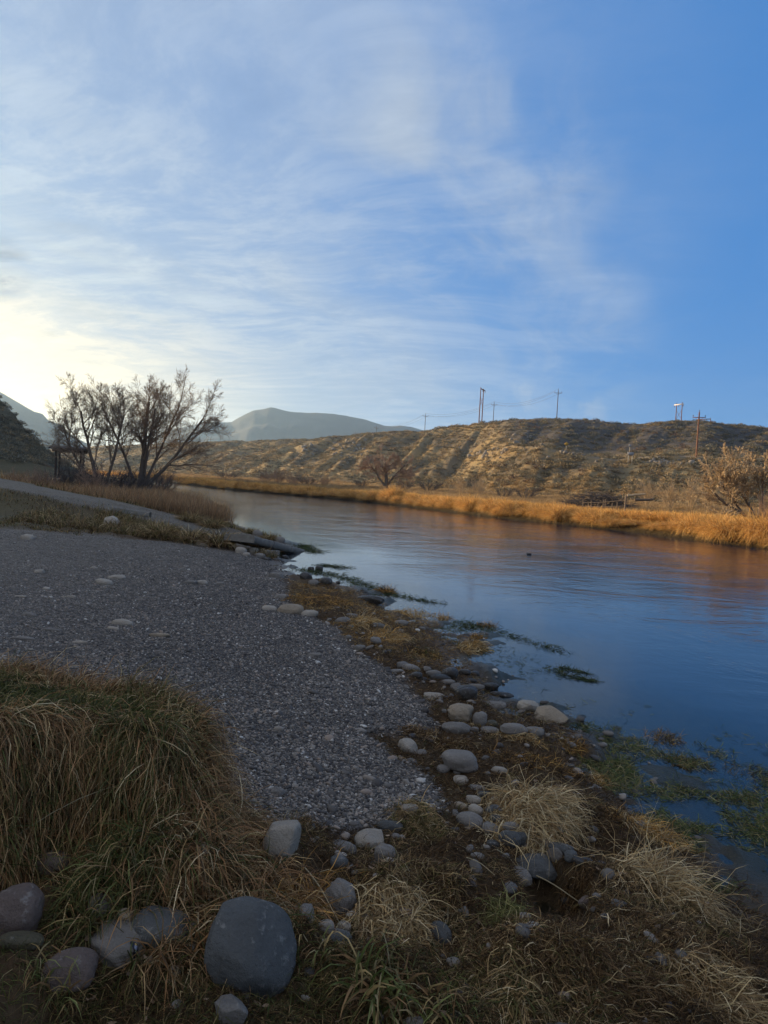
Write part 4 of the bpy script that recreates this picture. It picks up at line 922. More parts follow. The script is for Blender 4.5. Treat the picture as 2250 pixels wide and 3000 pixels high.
    for k, (p, q) in enumerate(S_):
        a_ = np.array(ground_at(*p)) + [0, 0, .03]; b_ = np.array(ground_at(*q)) + [0, 0, .03]
        if np.linalg.norm(b_ - a_) > 1.0: b_ = a_ + (b_ - a_) * (.6 / np.linalg.norm(b_ - a_))
        tt = np.linspace(0, 1, 7)[:, None]; pts = a_ + (b_ - a_) * tt; pts[:, 2] += np.sin(tt[:, 0] * 3.14) * .05
        Vq, Fq = tubes(pts[None], np.linspace(.0022, .001, 7)[None], 4); V_.append(Vq - off); F_.append(Fq + nn); nn += len(Vq)
    Vv = np.concatenate(V_); link('stalks', rawmesh('stalks', Vv, np.concatenate(F_), False, np.tile([.42, .36, .22], (len(Vv), 1))), M_BLADE, parent=t, kind='stuff')
mound_grass()

# ------------------------------------------------------------------ weed litter, turf and water plants of the shore
def litter():
    r_ = np.random.default_rng(9)
    P = rsample(330000, 1.7, 13, -24, 31, 1.6, r_); x, y = P.T; z, I = H(x, y, True); n = len(P)
    pr = (1 - sst(I['grav'], .1, .6)) * sst(I['d'], -.25, .15) * (1 - I['mound']) * (1 - I['ramp']) * sst(y + x * .0, 0, 1); keep = (r_.uniform(0, 1, n) < pr * .9) & (I['d'] < 5.0); P = P[keep]; d_ = I['d'][keep]; x, y = P.T; z = z[keep]; n = len(P)
    tone = fbm(x, y, .5, 3, 321); t2 = fbm(x, y, .18, 3, 325)
    P_ok = clear_of(x, y) & ((z > .004) | (y > 4.5)); P = P[P_ok]; d_ = d_[P_ok]; x, y = P.T; z = z[P_ok]; n = len(P); tone = tone[P_ok]; t2 = t2[P_ok]
    c = pal(n, BROWN + [(.05, .034, .018)], [4, 4, 2, .8, 3], r_=r_)
    c = np.where((r_.uniform(0, 1, n) < sst(t2, .05, .4) * .55 + .05)[:, None], pal(n, STRAW + MIXG, [1, .5, 2, 2, 1, 1, 1, 1, 1], r_=r_), c)
    c = np.where((r_.uniform(0, 1, n) < .75 * sst(y, 2.9, 2.3) * sst(-x, -.55, .2))[:, None], pal(n, MIXG + BROWN, [3, 2, 1, .6, 3, 2, 2, 1, 1], r_=r_), c)
    far_ = sst(y, 6.6, 8.5) * sst(tone, -.5, .1); c = np.where((r_.uniform(0, 1, n) < far_ * .8)[:, None], pal(n, GOLD + STRAW, [1, .6, 2, 3, 1, .4, 2, 2], r_=r_) * .75, c)
    d = r_.normal(size=(n, 3)) * .9 + np.array([.4, -.3, .35]); d[:, 2] = np.abs(d[:, 2]) * .6
    s = 1 + .12 * np.hypot(x, y)
    V, F, C = blades(np.c_[x, y, z], d, r_.uniform(.03, .11, n) * (1 + .4 * t2), .0020 * s * r_.uniform(.6, 1.5, n), r_.uniform(.5, 2.5, n), c, 3, .004, 1.1, 10, .3)
    link('matted_weed', rawmesh('matted_weed', V, F, False, C), M_BLADE, kind='stuff', label='dark matted dead water weed covering the shore')
litter()
def leaves_litter():
    r_ = np.random.default_rng(12); P = rsample(700, 1.9, 6, -24, 24, 1.4, r_); x, y = P.T; z, I = H(x, y, True); k = (I['grav'] < .3) & (I['d'] > .1) & (I['mound'] < .3); P = P[k]; z = z[k]; n = len(P)
    V = []; F = []; 
    for i in range(n):
        L = r_.uniform(.007, .018); w = L * r_.uniform(.25, .5); a = r_.uniform(0, 6.28); cu = r_.uniform(.1, .5) * L
        pts = np.array([[-L, 0, cu], [-.3 * L, w, 0], [.5 * L, w * .7, .2 * cu], [L, 0, cu], [.5 * L, -w * .7, .3 * cu], [-.3 * L, -w, .1 * cu]])
        ro = Matrix.Rotation(a, 3, 'Z') @ Matrix.Rotation(r_.normal() * .5, 3, 'X'); V.append(pts @ np.array(ro).T + [P[i, 0], P[i, 1], z[i] + .02]); b = i * 6; F += [[b, b + 1, b + 5, b + 5][:3] + [], ]
    Fq = np.array([[i * 6 + 1, i * 6 + 2, i * 6 + 4, i * 6 + 5] for i in range(n)]); Ft = np.array([t for i in range(n) for t in ([i * 6, i * 6 + 1, i * 6 + 5], [i * 6 + 2, i * 6 + 3, i * 6 + 4])])
    C = np.repeat(pal(n, [(.20, .13, .08), (.26, .18, .11), (.14, .07, .035), (.28, .20, .13)], r_=r_), 6, axis=0)
    link('fallen_leaves', rawmesh('fallen_leaves', np.concatenate(V), [Fq, Ft], False, C), M_BLADE, kind='stuff', label='small dry fallen leaves strewn over the weed')
leaves_litter()

# straw clumps and tufts: column, row, half width and half height on the ground (m), count, blade length, lean direction (world xy), palette, label, category, name
CL = [
 (1540, 2345, .23, .38, 3400, (.14, .34), (.75, -.75), STRAW, [2, 2.5, 2, 1], 'big flattened mat of pale straw beside the file of grey stones', 'straw', 'straw_mat', 2.4),
 (1130, 2690, .15, .13, 1700, (.10, .24), (.35, -.85), STRAW, [2, 2, 2, 1], 'rounded hummock of pale straw right of the leaning oval stone', 'straw', 'straw_hummock', 2.6),
 (1900, 2560, .22, .13, 1300, (.20, .42), (.9, -.45), STRAW, [2, 1.6, 2, 1], 'long pale straw swept out towards the water, right of the puddle', 'straw', 'straw_clump', 1.7),
 (1890, 2430, .22, .08, 1500, (.08, .20), (.5, -.7), STRAW + GOLD, [1, 1, 2, 1, 1, .6, 2, 1], 'orange-tinged short grass strip at the water edge above the swept straw', 'grass', 'shore_grass', 1.6),
 (2080, 2900, .19, .13, 1100, (.12, .28), (.7, -.7), STRAW, [1.5, 1, 2, 2], 'dull straw clump in the lower right corner', 'straw', 'straw_clump', 2.0),
 (1480, 2890, .13, .12, 1100, (.08, .20), (.4, -.8), MIXG + STRAW, [1, 2, 2, 1, 1, 1, 1, 2, 1], 'greenish-yellow straw hummock by the bottom edge', 'straw', 'straw_hummock', 2.4),
 (1485, 2690, .055, .10, 500, (.08, .18), (.1, -.5), [(.20, .19, .06), (.30, .26, .10), (.13, .13, .04)], None, 'small yellow-green weed tuft between hummock and puddle', 'weed', 'weed_tuft', 1.8),
 (850, 2640, .12, .20, 1900, (.10, .26), (.5, -.7), GOLD + RED + STRAW, [.4, .2, 2, 2, 3, 2, 2, 1, 1, .3, 1, 1], 'orange-brown tuft right of the huge boulder, at the tip of the bank', 'grass', 'grass_tuft', 2.2),
 (600, 2150, .07, .10, 10, (.1, .2), (.5, -.2), RED, None, '', '', '', 2),
 (1230, 2400, .17, .12, 1300, (.07, .17), (.2, -.6), STRAW + MIXG, [1, .6, 2, 2, 1, 2, 2, 1, 1], 'yellowish dry grass cushion between gravel corner and stone file', 'grass', 'grass_tuft', 1.5),
 (1670, 2185, .08, .10, 600, (.08, .17), (.6, -.5), GOLD + BROWN, [.5, .2, 1, 1, 1, 1, 2, 1], 'tawny tuft in the seep right of the brown weed bank', 'grass', 'grass_tuft', 1.8),
 (1940, 2160, .15, .15, 1300, (.08, .18), (.6, -.5), GOLD + BROWN + MIXG, [.4, .2, 1, 2, 1, 2, 2, 1, 1, 1, 1, 0, 1], 'brown tussock furthest out in the weedy shallows', 'grass', 'grass_tuft', 1.9),
 (2010, 2235, .20, .13, 1300, (.07, .16), (.6, -.5), MIXG + BROWN, [1, 2, 1, 1, 1, 1, 2, 1, 1], 'olive tussock just behind the brown one in the weedy shallows', 'grass', 'grass_tuft', 1.9),
 (2210, 2270, .22, .22, 1000, (.06, .14), (.5, -.5), MIXG + BROWN, [2, 2, 1, .5, 1, 1, 1, 1, 1], 'olive weed mound in shallows by the right picture edge', 'weed', 'weed_tuft', 1.8),
 (1770, 2290, .10, .12, 500, (.06, .14), (.5, -.6), GOLD + STRAW, [.5, .3, 1, 1, 1, .4, 1, 1], 'small pinkish straw tuft on the brown weed bank by the water', 'straw', 'straw_clump', 1.8),
 (1500, 2150, .25, .05, 700, (.06, .16), (.8, -.4), STRAW + GOLD, [2, 1, 2, 1, .6, .4, 1, 1], 'thin line of pale straw in front of the shore row of stones', 'straw', 'straw_clump', 2.2),
 (1375, 1900, .16, .30, 1900, (.10, .26), (.8, -.4), STRAW + GOLD + BROWN, [2, 1, 2, 1, .6, .3, 1, 1, 1, 1, 1, 0], 'largest tan straw islet standing in the pool', 'straw', 'straw_islet', 2.2),
 (1425, 1833, .12, .16, 700, (.10, .22), (.3, -.4), GOLD + BROWN, [.3, .2, 1, 2, 1, 1, 2, 1], 'brown round tuft in shallows behind the straw islet', 'grass', 'grass_tuft', 1.6),
 (1395, 1868, .07, .10, 350, (.10, .18), (.2, -.3), GOLD + BROWN, [.3, .2, 1, 2, 1, 1, 2, 1], 'small brown tuft just beyond the straw islet', 'grass', 'grass_tuft', 1.3),
 (1132, 1735, .12, .14, 900, (.16, .28), (0, -.1), GOLD + BROWN, [.3, .1, 1, 2, 1, 1, 2, 1], 'lone upright brown tussock reflected in bright shallows', 'grass', 'grass_tuft', .9),
 (1298, 1812, .10, .14, 500, (.12, .22), (.1, -.2), GOLD + STRAW, [.3, .1, 1, 2, 1, .4, 1, 1], 'little tawny tuft at the right tip of the tawny strip', 'grass', 'grass_tuft', 1.2),
 (1060, 1815, .14, .3, 700, (.14, .30), (.5, -.3), STRAW + GOLD, [2, 1, 1, 1, .6, .3, 1, 1], 'bleached tuft beside the blue-grey stone in the tawny strip', 'straw', 'straw_clump', 2.0),
 (1130, 1870, .20, .34, 1100, (.10, .24), (.6, -.3), STRAW + GOLD, [1, .6, 2, 1, .6, .3, 2, 1], 'straw tuft over the rounded stone low in the tawny strip', 'straw', 'straw_clump', 2.0),
 (1240, 1915, .16, .22, 800, (.08, .2), (.5, -.4), GOLD + BROWN + MIXG, [.3, .1, 1, 2, 1, 1, 2, 1, 1, 1, 1, 0, 1], 'olive-brown tuft left of the straw islet', 'grass', 'grass_tuft', 2.0),
 (1215, 1800, .35, .35, 1300, (.10, .26), (.7, -.3), STRAW + GOLD, [2, 1, 2, 1, .6, .3, 2, 1], 'pale straw spread near the water end of the tawny strip', 'straw', 'straw_clump', 2.2),
 (930, 1755, .6, .6, 1600, (.08, .2), (.6, -.3), GOLD + BROWN, [.5, .2, 2, 2, 1, 1, 2, 2], 'rusty turf at the upper end of the tawny strip', 'grass', 'grass_tuft', 1.8),
 (1420, 2775, .20, .12, 1500, (.05, .14), (.5, -.7), BROWN + STRAW, [2, 3, 3, 2, .6, .3, 1, 1], 'tangled brown weed mat between the straw hummock and the greenish hummock', 'weed', 'weed_mat', 1.8),
 (1720, 2760, .28, .20, 2600, (.05, .15), (.6, -.7), BROWN + STRAW, [2, 3, 3, 2, .5, .2, 1, 1], 'broad brown weed mat just below the puddle', 'weed', 'weed_mat', 1.8),
 (1960, 2760, .26, .20, 2200, (.05, .16), (.7, -.6), BROWN + STRAW, [2, 3, 3, 2, .8, .3, 1, 1], 'brown weed mat along the water below the swept straw', 'weed', 'weed_mat', 1.8),
 (1760, 2910, .24, .12, 1900, (.05, .14), (.6, -.7), BROWN + STRAW + MIXG, [2, 3, 3, 2, 1, .6, 1, 1, .5, 1, 1, .4, 1], 'rusty weed hump at the bottom edge left of the corner straw clump', 'weed', 'weed_mat', 1.8),
 (1680, 2650, .07, .06, 500, (.04, .09), (.4, -.5), BROWN, [1, 2, 3, 2], 'small rounded reddish-brown weed lump on the right rim of the puddle', 'weed', 'weed_lump', 2.2),
 (1570, 2225, .34, .26, 2600, (.05, .15), (.7, -.5), BROWN + GOLD, [3, 3, 2, 1, .2, .1, .6, .8], 'dark brown weed bank stretching along the water above the large straw mat', 'weed', 'weed_mat', 1.6),
 (1290, 2170, .32, .16, 1800, (.05, .14), (.7, -.4), BROWN + STRAW, [2, 3, 3, 2, .5, .2, 1, 1], 'dead brown weed around the leaning oval pale stone', 'weed', 'weed_mat', 1.6),
 (1220, 2550, .20, .20, 1900, (.05, .13), (.4, -.7), BROWN + STRAW + MIXG, [2, 3, 3, 2, .4, .2, 1, 1, .3, 1, 1, .3, 1], 'reddish-brown weed slope below the arc of stones', 'weed', 'weed_mat', 1.8),
 (1800, 2400, .12, .28, 1300, (.05, .15), (.6, -.7), BROWN, [3, 3, 2, 1], 'dark weed rim between the large straw mat and the shallows', 'weed', 'weed_mat', 1.6),
 (1040, 2830, .16, .10, 1300, (.05, .14), (.4, -.6), MIXG + BROWN, [2, 2, 1, 1, 1, 1, 2, 2, 1], 'olive and brown grass below the dark flat stone', 'grass', 'grass_tuft', 1.8),
]
for k, (u, v, rx, ry, n, (lo, hi), ln, cols, wts, lab, cat, nm, dr) in enumerate(CL):
    if not lab: continue
    X, Y, Z = ground_at(u, v); r_ = np.random.default_rng(400 + k)
    P = disk(n, X, Y, rx, ry, -.5, r_); P = P[((H(P[:, 0], P[:, 1]) > .02) | (P[:, 1] > 3.9)) & clear_of(P[:, 0], P[:, 1], .7)]; n = len(P); x, y = P.T; z = np.maximum(H(x, y), -.02)
    sc = 1 + .07 * max(0, Y - 3)
    ang = fbm(x, y, .15, 2, 420 + k) * 2.0; cl, sl = np.cos(ang), np.sin(ang)
    lean = np.c_[ln[0] * cl - ln[1] * sl, ln[0] * sl + ln[1] * cl, np.full(n, .10)] * 1.1
    d = r_.normal(size=(n, 3)) * [.60, .60, .42] + lean
    V, F, C = blades(np.c_[x, y, z], d, r_.uniform(lo, hi, n), .0040 * sc * r_.uniform(.6, 1.5, n), np.full(n, dr) * r_.uniform(.3, 1.7, n), pal(n, cols, wts, .3, r_=r_), 6, .010, 1.0, 40 + k, .34)
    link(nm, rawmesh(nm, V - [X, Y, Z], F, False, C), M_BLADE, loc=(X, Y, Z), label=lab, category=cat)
# broad green-yellow leaves by the bottom edge
def broad(u, v, n, lab, seed, L=(.12, .26), w=.012):
    r_ = np.random.default_rng(seed); X, Y, Z = ground_at(u, v); P = disk(n, X, Y, .10, .07, 0, r_); x, y = P.T; z = H(x, y)
    d = r_.normal(size=(n, 3)) * .5 + [0, -.1, .9]
    V, F, C = blades(np.c_[x, y, z], d, r_.uniform(*L, n), w * r_.uniform(.6, 1.2, n), r_.uniform(1.4, 3, n), pal(n, [(.36, .25, .10), (.18, .19, .06), (.10, .12, .03), (.30, .24, .12), (.24, .14, .06)], r_=r_), 5, .01, .35, seed)
    link('sedge_plant', rawmesh('sedge_plant', V - [X, Y, Z], F, False, C), M_BLADE, loc=(X, Y, Z), label=lab, category='plant')
broad(1110, 2935, 130, 'broad-leaved yellowing sedge at the bottom edge below the straw hummock', 61)
broad(1290, 2960, 60, 'thin green and yellow sedge right of the broad-leaved one', 62, (.10, .2), .008)
broad(330, 2560, 120, 'fresh green sedge growing at the foot of the grassy bank', 63, (.14, .28), .008)
broad(180, 2900, 90, 'pale green sedge beside the rounded pinkish-grey stone', 64, (.08, .18), .007)
broad(905, 2800, 60, 'green sedge at the right side of the huge boulder', 65, (.06, .13), .008)

def ground_turf():
    r_ = np.random.default_rng(15)
    # low grass in the lower left between the stones
    P = inbox(26000, -1.9, .9, 1.45, 2.9, r_); x, y = P.T; z, I = H(x, y, True); k = (I['mound'] < .2) & (r_.uniform(0, 1, len(P)) < (sst(fbm(x, y, .3, 3, 331), -.25, .25) * .8 + .15) * sst(-x, -.8, -.2)); k &= clear_of(x, y, 1.05); P = P[k]; z = z[k]; n = len(P)
    d = r_.normal(size=(n, 3)) * .6 + [.2, -.3, .8]
    V, F, C = blades(np.c_[P, z], d, r_.uniform(.03, .10, n), r_.uniform(.002, .004, n), r_.uniform(.8, 2.2, n), pal(n, MIXG + GREEN + BROWN, [2, 2, 1, .7, 2, 3, 2, 2, 1, 2, 2, 1, .5], r_=r_), 3, .004, .6, 16)
    link('short_grass', rawmesh('short_grass', V, F, False, C), M_BLADE, kind='stuff', label='short green and brown grass between the stones of the foreground')
ground_turf()
def water_weed():
    r_ = np.random.default_rng(17)
    SP = [(1700, 2170, 2600, .9), (1850, 2330, 4500, 1.0), (2050, 2450, 6000, 1.1), (2200, 2350, 5000, .9), (2150, 2600, 4000, .8), (2000, 2250, 4500, .8), (1900, 2420, 1500, .4), (2240, 2750, 1500, .5), (1750, 2230, 1500, .4)]
    A = []
    for (u, v, n, rad) in SP: X, Y = at(u, v, 0); A.append(np.c_[r_.normal(X, rad * .45, n), r_.normal(Y, rad * .55, n)])
    P = np.concatenate(A); z, I = H(P[:, 0], P[:, 1], True)
    outer = P[:, 0] < 2.9 + .25 * (P[:, 1] - 4) * -1 + 1.0
    cl = fbm(P[:, 0], P[:, 1], .30, 3, 341); k = (z < .02) & (z > -.45) & (r_.uniform(0, 1, len(P)) < sst(cl, -.15, .35)) & outer & (P[:, 1] < 6.9); P = P[k]; n = len(P)
    c = pal(n, [(.10, .13, .04), (.16, .17, .055), (.26, .21, .08), (.06, .06, .03), (.34, .28, .13)], [3, 3, 2, 2, 1], r_=r_)
    d = r_.normal(size=(n, 3)) * [1, 1, .25]; d[:, 2] = np.abs(d[:, 2]) * 1.1 + .12
    V, F, C = blades(np.c_[P, np.full(n, .002)], d, r_.uniform(.03, .12, n), r_.uniform(.003, .007, n), r_.uniform(.3, 1.6, n), c, 3, None, 1.0, 18); V[:, 2] = np.maximum(V[:, 2], .003)
    link('water_weed', rawmesh('water_weed', V, F, False, C), M_BLADE, kind='stuff', label='green and yellow water weed lying on the shallows at the right')
    # trailing strips further up
    ST = [((880, 1668), (1000, 1690), .35), ((1000, 1690), (1130, 1740), .35), ((1130, 1740), (1290, 1770), .25), ((880, 1600), (925, 1620), .35), ((940, 1655), (1010, 1665), .3), ((830, 1598), (900, 1600), .4),
          ((1320, 1820), (1450, 1850), .25), ((1450, 1850), (1650, 1912), .20), ((1300, 1850), (1400, 1830), .3), ((1610, 1960), (1680, 1985), .18), ((1680, 1985), (1745, 1998), .07), ((1640, 1955), (1720, 1975), .05), ((1460, 1905), (1560, 1990), .5), ((1300, 1870), (1400, 1905), .25), ((1430, 2105), (1560, 2115), .14), ((1690, 2125), (1730, 2160), .1)]
    A = []
    for (p, q, w) in ST:
        a_ = np.array(at(*p)); b_ = np.array(at(*q)); L = np.linalg.norm(b_ - a_); n = int(160 + 420 * L * (w + .1)); t = r_.uniform(0, 1, n)[:, None]
        if w == .5: n = 160; t = t[:160]
        A.append(a_ + (b_ - a_) * t + r_.normal(size=(n, 2)) * w * .45)
    P = np.concatenate(A); n = len(P); c = pal(n, [(.05, .075, .022), (.035, .045, .018), (.085, .10, .03), (.12, .10, .04)], [3, 3, 2, 1], r_=r_)
    d = r_.normal(size=(n, 3)) * [1, 1, .3] + [.3, -.1, 0]; d[:, 2] = np.abs(d[:, 2]) * .6 + .08; s = .6 + .09 * P[:, 1]
    V, F, C = blades(np.c_[P, np.full(n, .002)], d, r_.uniform(.04, .10, n) * s, .0045 * s, r_.uniform(.1, 1.2, n), c, 3, None, .8, 19); V[:, 2] = np.maximum(V[:, 2], .003)
    link('water_weed', rawmesh('water_weed', V, F, False, C), M_BLADE, kind='stuff', label='dark green cress strips trailing along the shallow shore')
water_weed()
# long pale reed stem lying across the puddle
def stem(a_, b_, lab, r0=.0035):
    A3 = np.array(ground_at(*a_)) + [0, 0, .05]; B3 = np.array(ground_at(*b_)) + [0, 0, .035]; tt = np.linspace(0, 1, 9)[:, None]; P = A3 + (B3 - A3) * tt; P[:, 2] += np.sin(tt[:, 0] * math.pi) * .01; P[:, 0] += np.sin(tt[:, 0] * 5) * .004
    V, F = tubes(P[None], np.linspace(r0, r0 * .55, 9)[None], 6); link('reed_stem', rawmesh('reed_stem', V, F, True, np.tile([.45, .37, .22], (len(V), 1))), M_BLADE, label=lab, category='reed stem')
stem((1545, 2595), (1700, 2682), 'long pale reed stem lying across the puddle')
stem((1365, 2545), (1450, 2590), 'thin tan reed stem lying on weed left of the puddle', .0022)
stem((1455, 2525), (1525, 2580), 'short tan reed stem slanting down to the elongated grey stone', .0025)
stem((890, 2580), (1000, 2740), 'golden reed stalk slanting beside the orange-brown tuft', .003)

# ------------------------------------------------------------------ ramp bank turf, left bank reeds
def bank_turf():
    r_ = np.random.default_rng(23)
    def put(n, x0, x1, y0, y1, cond, lo, hi, w, cols, wts, nm, lab, seed, lean=(.2, -.3, 0), dr=1.0, kind='stuff', thr=-.3):
        P = inbox(n, x0, x1, y0, y1, r_); z, I = H(P[:, 0], P[:, 1], True); k = cond(P[:, 0], P[:, 1], I) & (r_.uniform(0, 1, n) < sst(fbm(P[:, 0], P[:, 1], 1.2, 3, seed), thr, thr + .5)) & (z > .02); P = P[k]
        return patch_blades(nm, P, lo, hi, w, cols, wts, lean, .4, .9, dr, 4, None, .35, seed, label=lab, kind=kind)
    dd = lambda x, y, I: (I['ramp'] < .3)
    put(26000, -9.5, -2.6, 17.0, 20.6, lambda x, y, I: (I['ramp'] < .25) & (I['grav'] < .5) & (y > 17.2 - .1 * (x + 4)), .16, .42, .012, MIXG + BROWN + STRAW, [2, 2, 2, 1, 2, 1, 2, 2, 1, .5, .3, 1, 1], 'bank_grass', 'rough olive grass on the slope below the ramp', 431, dr=1.8)
    put(30000, -18, -6, 14.0, 23, lambda x, y, I: (I['ramp'] < .25) & (I['grav'] < .6), .06, .17, .014, MIXG + BROWN, [1, 2, 2, 1, 1, 1, 2, 2, 1], 'bank_grass', 'short faded turf left of the white boulder', 432, dr=1.4)
    put(26000, -17, -3.2, 22.3, 31, lambda x, y, I: (I['ramp'] < .2), .10, .30, .016, GREEN + MIXG + BROWN, [1, 1, 1, 1, 1, 2, 2, 1, 1, 1, 2, 1, 1], 'bank_grass', 'low dark grass between ramp and reed bed', 433, dr=1.5)
    put(40000, -13.5, -5.0, 27.5, 42, lambda x, y, I: (I['d'] > .2) & (I['ramp'] < .1) & (x > -13.0), .55, 1.05, .016, [(.30, .17, .08), (.36, .21, .10), (.24, .14, .07), (.20, .15, .09), (.42, .27, .14)], None, 'reed_bed', 'reddish tan reed bed in front of the bare trees', 434, dr=.35, lean=(.1, -.05, .6), thr=-.9)
    put(24000, -24, -9.5, 26, 46, lambda x, y, I: (I['ramp'] < .1) & (I['d'] > 1.5), .4, .95, .02, RED + BROWN + STRAW, [2, 2, 2, 1, 1, 1, 2, 1, .6, .3, 1, 1], 'tall_weeds', 'tall rusty weeds under the bare trees', 435, dr=.4, lean=(.1, -.05, .5), thr=-.5)
    put(9000, -30, -14, 24, 60, lambda x, y, I: (I['ramp'] < .1) & (I['d'] > 3), .1, .4, .03, GREEN + MIXG + STRAW, [1, 1, 1, 1, 1, 2, 2, 1, 1, 1, .5, 1, 1], 'tall_weeds', 'yellow-green herbage on the slope at the left edge', 436, dr=.8, thr=-.4)
bank_turf()
# tussocks hanging over the ramp bank and beyond it, things one can tell apart
def tussock_mesh(seed, n, rad, lo, hi, w, cols, wts, dr=1.6, up=1.1, spread=.5):
    r_ = np.random.default_rng(seed); P = disk(n, 0, 0, rad, rad, 0, r_); d = r_.normal(size=(n, 3)) * spread; d[:, 2] = np.abs(d[:, 2]) * .4 + up; d[:, :2] += P * (1.1 / rad)
    V, F, C = blades(np.c_[P, np.zeros(n)], d, r_.uniform(lo, hi, n), w * r_.uniform(.7, 1.3, n), dr * r_.uniform(.6, 1.4, n), pal(n, cols, wts, r_=r_), 4, None, .3, seed)
    V[:, 2] = np.maximum(V[:, 2], -.15)
    return rawmesh('tussock', V, F, False, C)
TB = [tussock_mesh(700 + k, 650, .24, .3, .6, .012, MIXG + STRAW + BROWN, [1, 2, 2, 1, 1, 1, .4, 2, 2, 1, 2, 1, 1]) for k in range(3)]
for k, (u, v, s, lab) in enumerate([(470, 1575, 1.1, 'shaggy olive tussock below the ramp, left of three'), (560, 1590, 1.0, 'shaggy olive tussock below the ramp, middle of three'), (640, 1598, 1.15, 'shaggy olive tussock below the ramp, right of three beside the slab'),
        (560, 1528, .9, 'dark tussock on the water side behind the ramp, left one'), (620, 1545, .9, 'dark tussock on the water side behind the ramp, right one'), (735, 1562, .6, 'pale tussock beyond the concrete slab, left one'), (790, 1580, .6, 'pale tussock beyond the concrete slab, right one'),
        (640, 1490, 1.0, 'brown tussock on the spur where the reed bed meets the river')]):
    X, Y, Z = ground_at(u, v); o = link('grass_tussock', TB[k % 3], M_BLADE, loc=(X, Y, Z - .03), label=lab, category='grass', group='tussocks around the ramp'); o.rotation_euler[2] = k * 1.7; o.scale = (s * 1.2, s * 1.2, s)

# ------------------------------------------------------------------ far bank
FP = np.array(FAR)
def far_pts():
    """points about every 1.1 to 3 m along the far shore, nearest first"""
    out = []; seg = FP[1:]
    for k in range(len(seg) - 1):
        a_, b_ = seg[k], seg[k + 1]; L = np.linalg.norm(b_ - a_)
        st_ = 1.15 if a_[1] < 60 else (1.7 if a_[1] < 100 else 3.5)
        for t in np.arange(0, L, st_): out.append((a_ + (b_ - a_) * t / L, (b_ - a_) / L))
    return out
GT = [tussock_mesh(720 + k, 1500, .42, .7, 1.35, .018, GOLD + [(.44, .24, .08)], [3, 2, 3, 1.5, 2], 1.9, 1.3, .42) for k in range(4)]
GD = [tussock_mesh(730 + k, 900, .40, .6, 1.1, .020, GOLD + STRAW, [2, 2, 2, 1, 1, 1, 1, .5], .9, 1.4, .40) for k in range(3)]
gn = 0
for (p, t) in far_pts():
    if p[1] < 27 or p[1] > 150: continue
    if math.atan2(p[0], p[1]) > math.radians(31) or math.atan2(p[0], p[1]) < math.radians(-20): continue
    nrm = np.array([t[1], -t[0]]); q = p + nrm * (.50 + rng.uniform(-.2, .4)) + t * rng.uniform(-.3, .3); s = rng.uniform(.8, 1.25) * (.95 + .15 * (p[1] < 42))
    o = link('grass_tussock', GT[gn % 4], M_BLADE, loc=(q[0], q[1], Hs(*q) - .05), label='tall golden grass tussock overhanging the far bank at the waterline', category='grass', group='golden tussocks along the far waterline')
    o.rotation_euler[2] = rng.uniform(0, 6.28); hh_ = 1.0 + .75 * float(fbm(q[0:1], q[1:2], 4.0, 2, 460)[0]); o.scale = (s * rng.uniform(.9, 1.25), s * rng.uniform(.9, 1.2), s * hh_ * rng.uniform(.75, 1.15)); gn += 1
print('golden tussocks', gn)
def far_plants():
    r_ = np.random.default_rng(29)
    # tall golden grass behind the first row, then tawny meadow up to the foot of the bluff
    P = rsample(60000, 32, 330, -26, 31, 1.6, r_); x, y = P.T; z, I = H(x, y, True); e = I['e']; foot = np.interp(I['az'], _az, _df) + 12
    fld = fbm(x, y, 9, 3, 441)
    k = I['far'] & (e > 1.4) & (I['r'] < foot) & (r_.uniform(0, 1, len(P)) < np.where(e < 6, 1.0, .35 + .5 * sst(fld, -.2, .3))); P = np.c_[x, y, z][k]; e = e[k]; n = len(P); r = I['r'][k]
    s = np.where(e < 3.5, r_.uniform(.55, .85, n), r_.uniform(.30, .62, n)) * (1 + sst(r, 80, 200) * .6)
    idx = np.where(e < 7, r_.integers(0, 3, n), r_.integers(3, 6, n)); idx = np.where((e >= 3.5) & (e < 9) & (r_.uniform(0, 1, n) < .35), 4, idx)
    pr = [tussock_mesh(740 + j, 90, .40, .6, 1.1, .035, GOLD + [(.44, .24, .08)], [2.5, 1.5, 3, 2, 2], .8, 1.4, .4) for j in range(3)] + \
         [tussock_mesh(745 + j, 80, .55, .5, 1.0, .040, cc, None, .7, 1.3, .5) for j, cc in enumerate([[(.34, .24, .12), (.26, .18, .09), (.42, .30, .15)], [(.22, .15, .08), (.30, .20, .10)], [(.40, .27, .11), (.28, .18, .08)]])]
    scatter('meadow_grass', P - [0, 0, .03], np.c_[np.zeros(n), np.zeros(n), r_.uniform(0, 6.28, n)], np.c_[s, s, s], idx, pr, M_BLADEI, label='golden and tawny grass covering the flat behind the far bank')
far_plants()

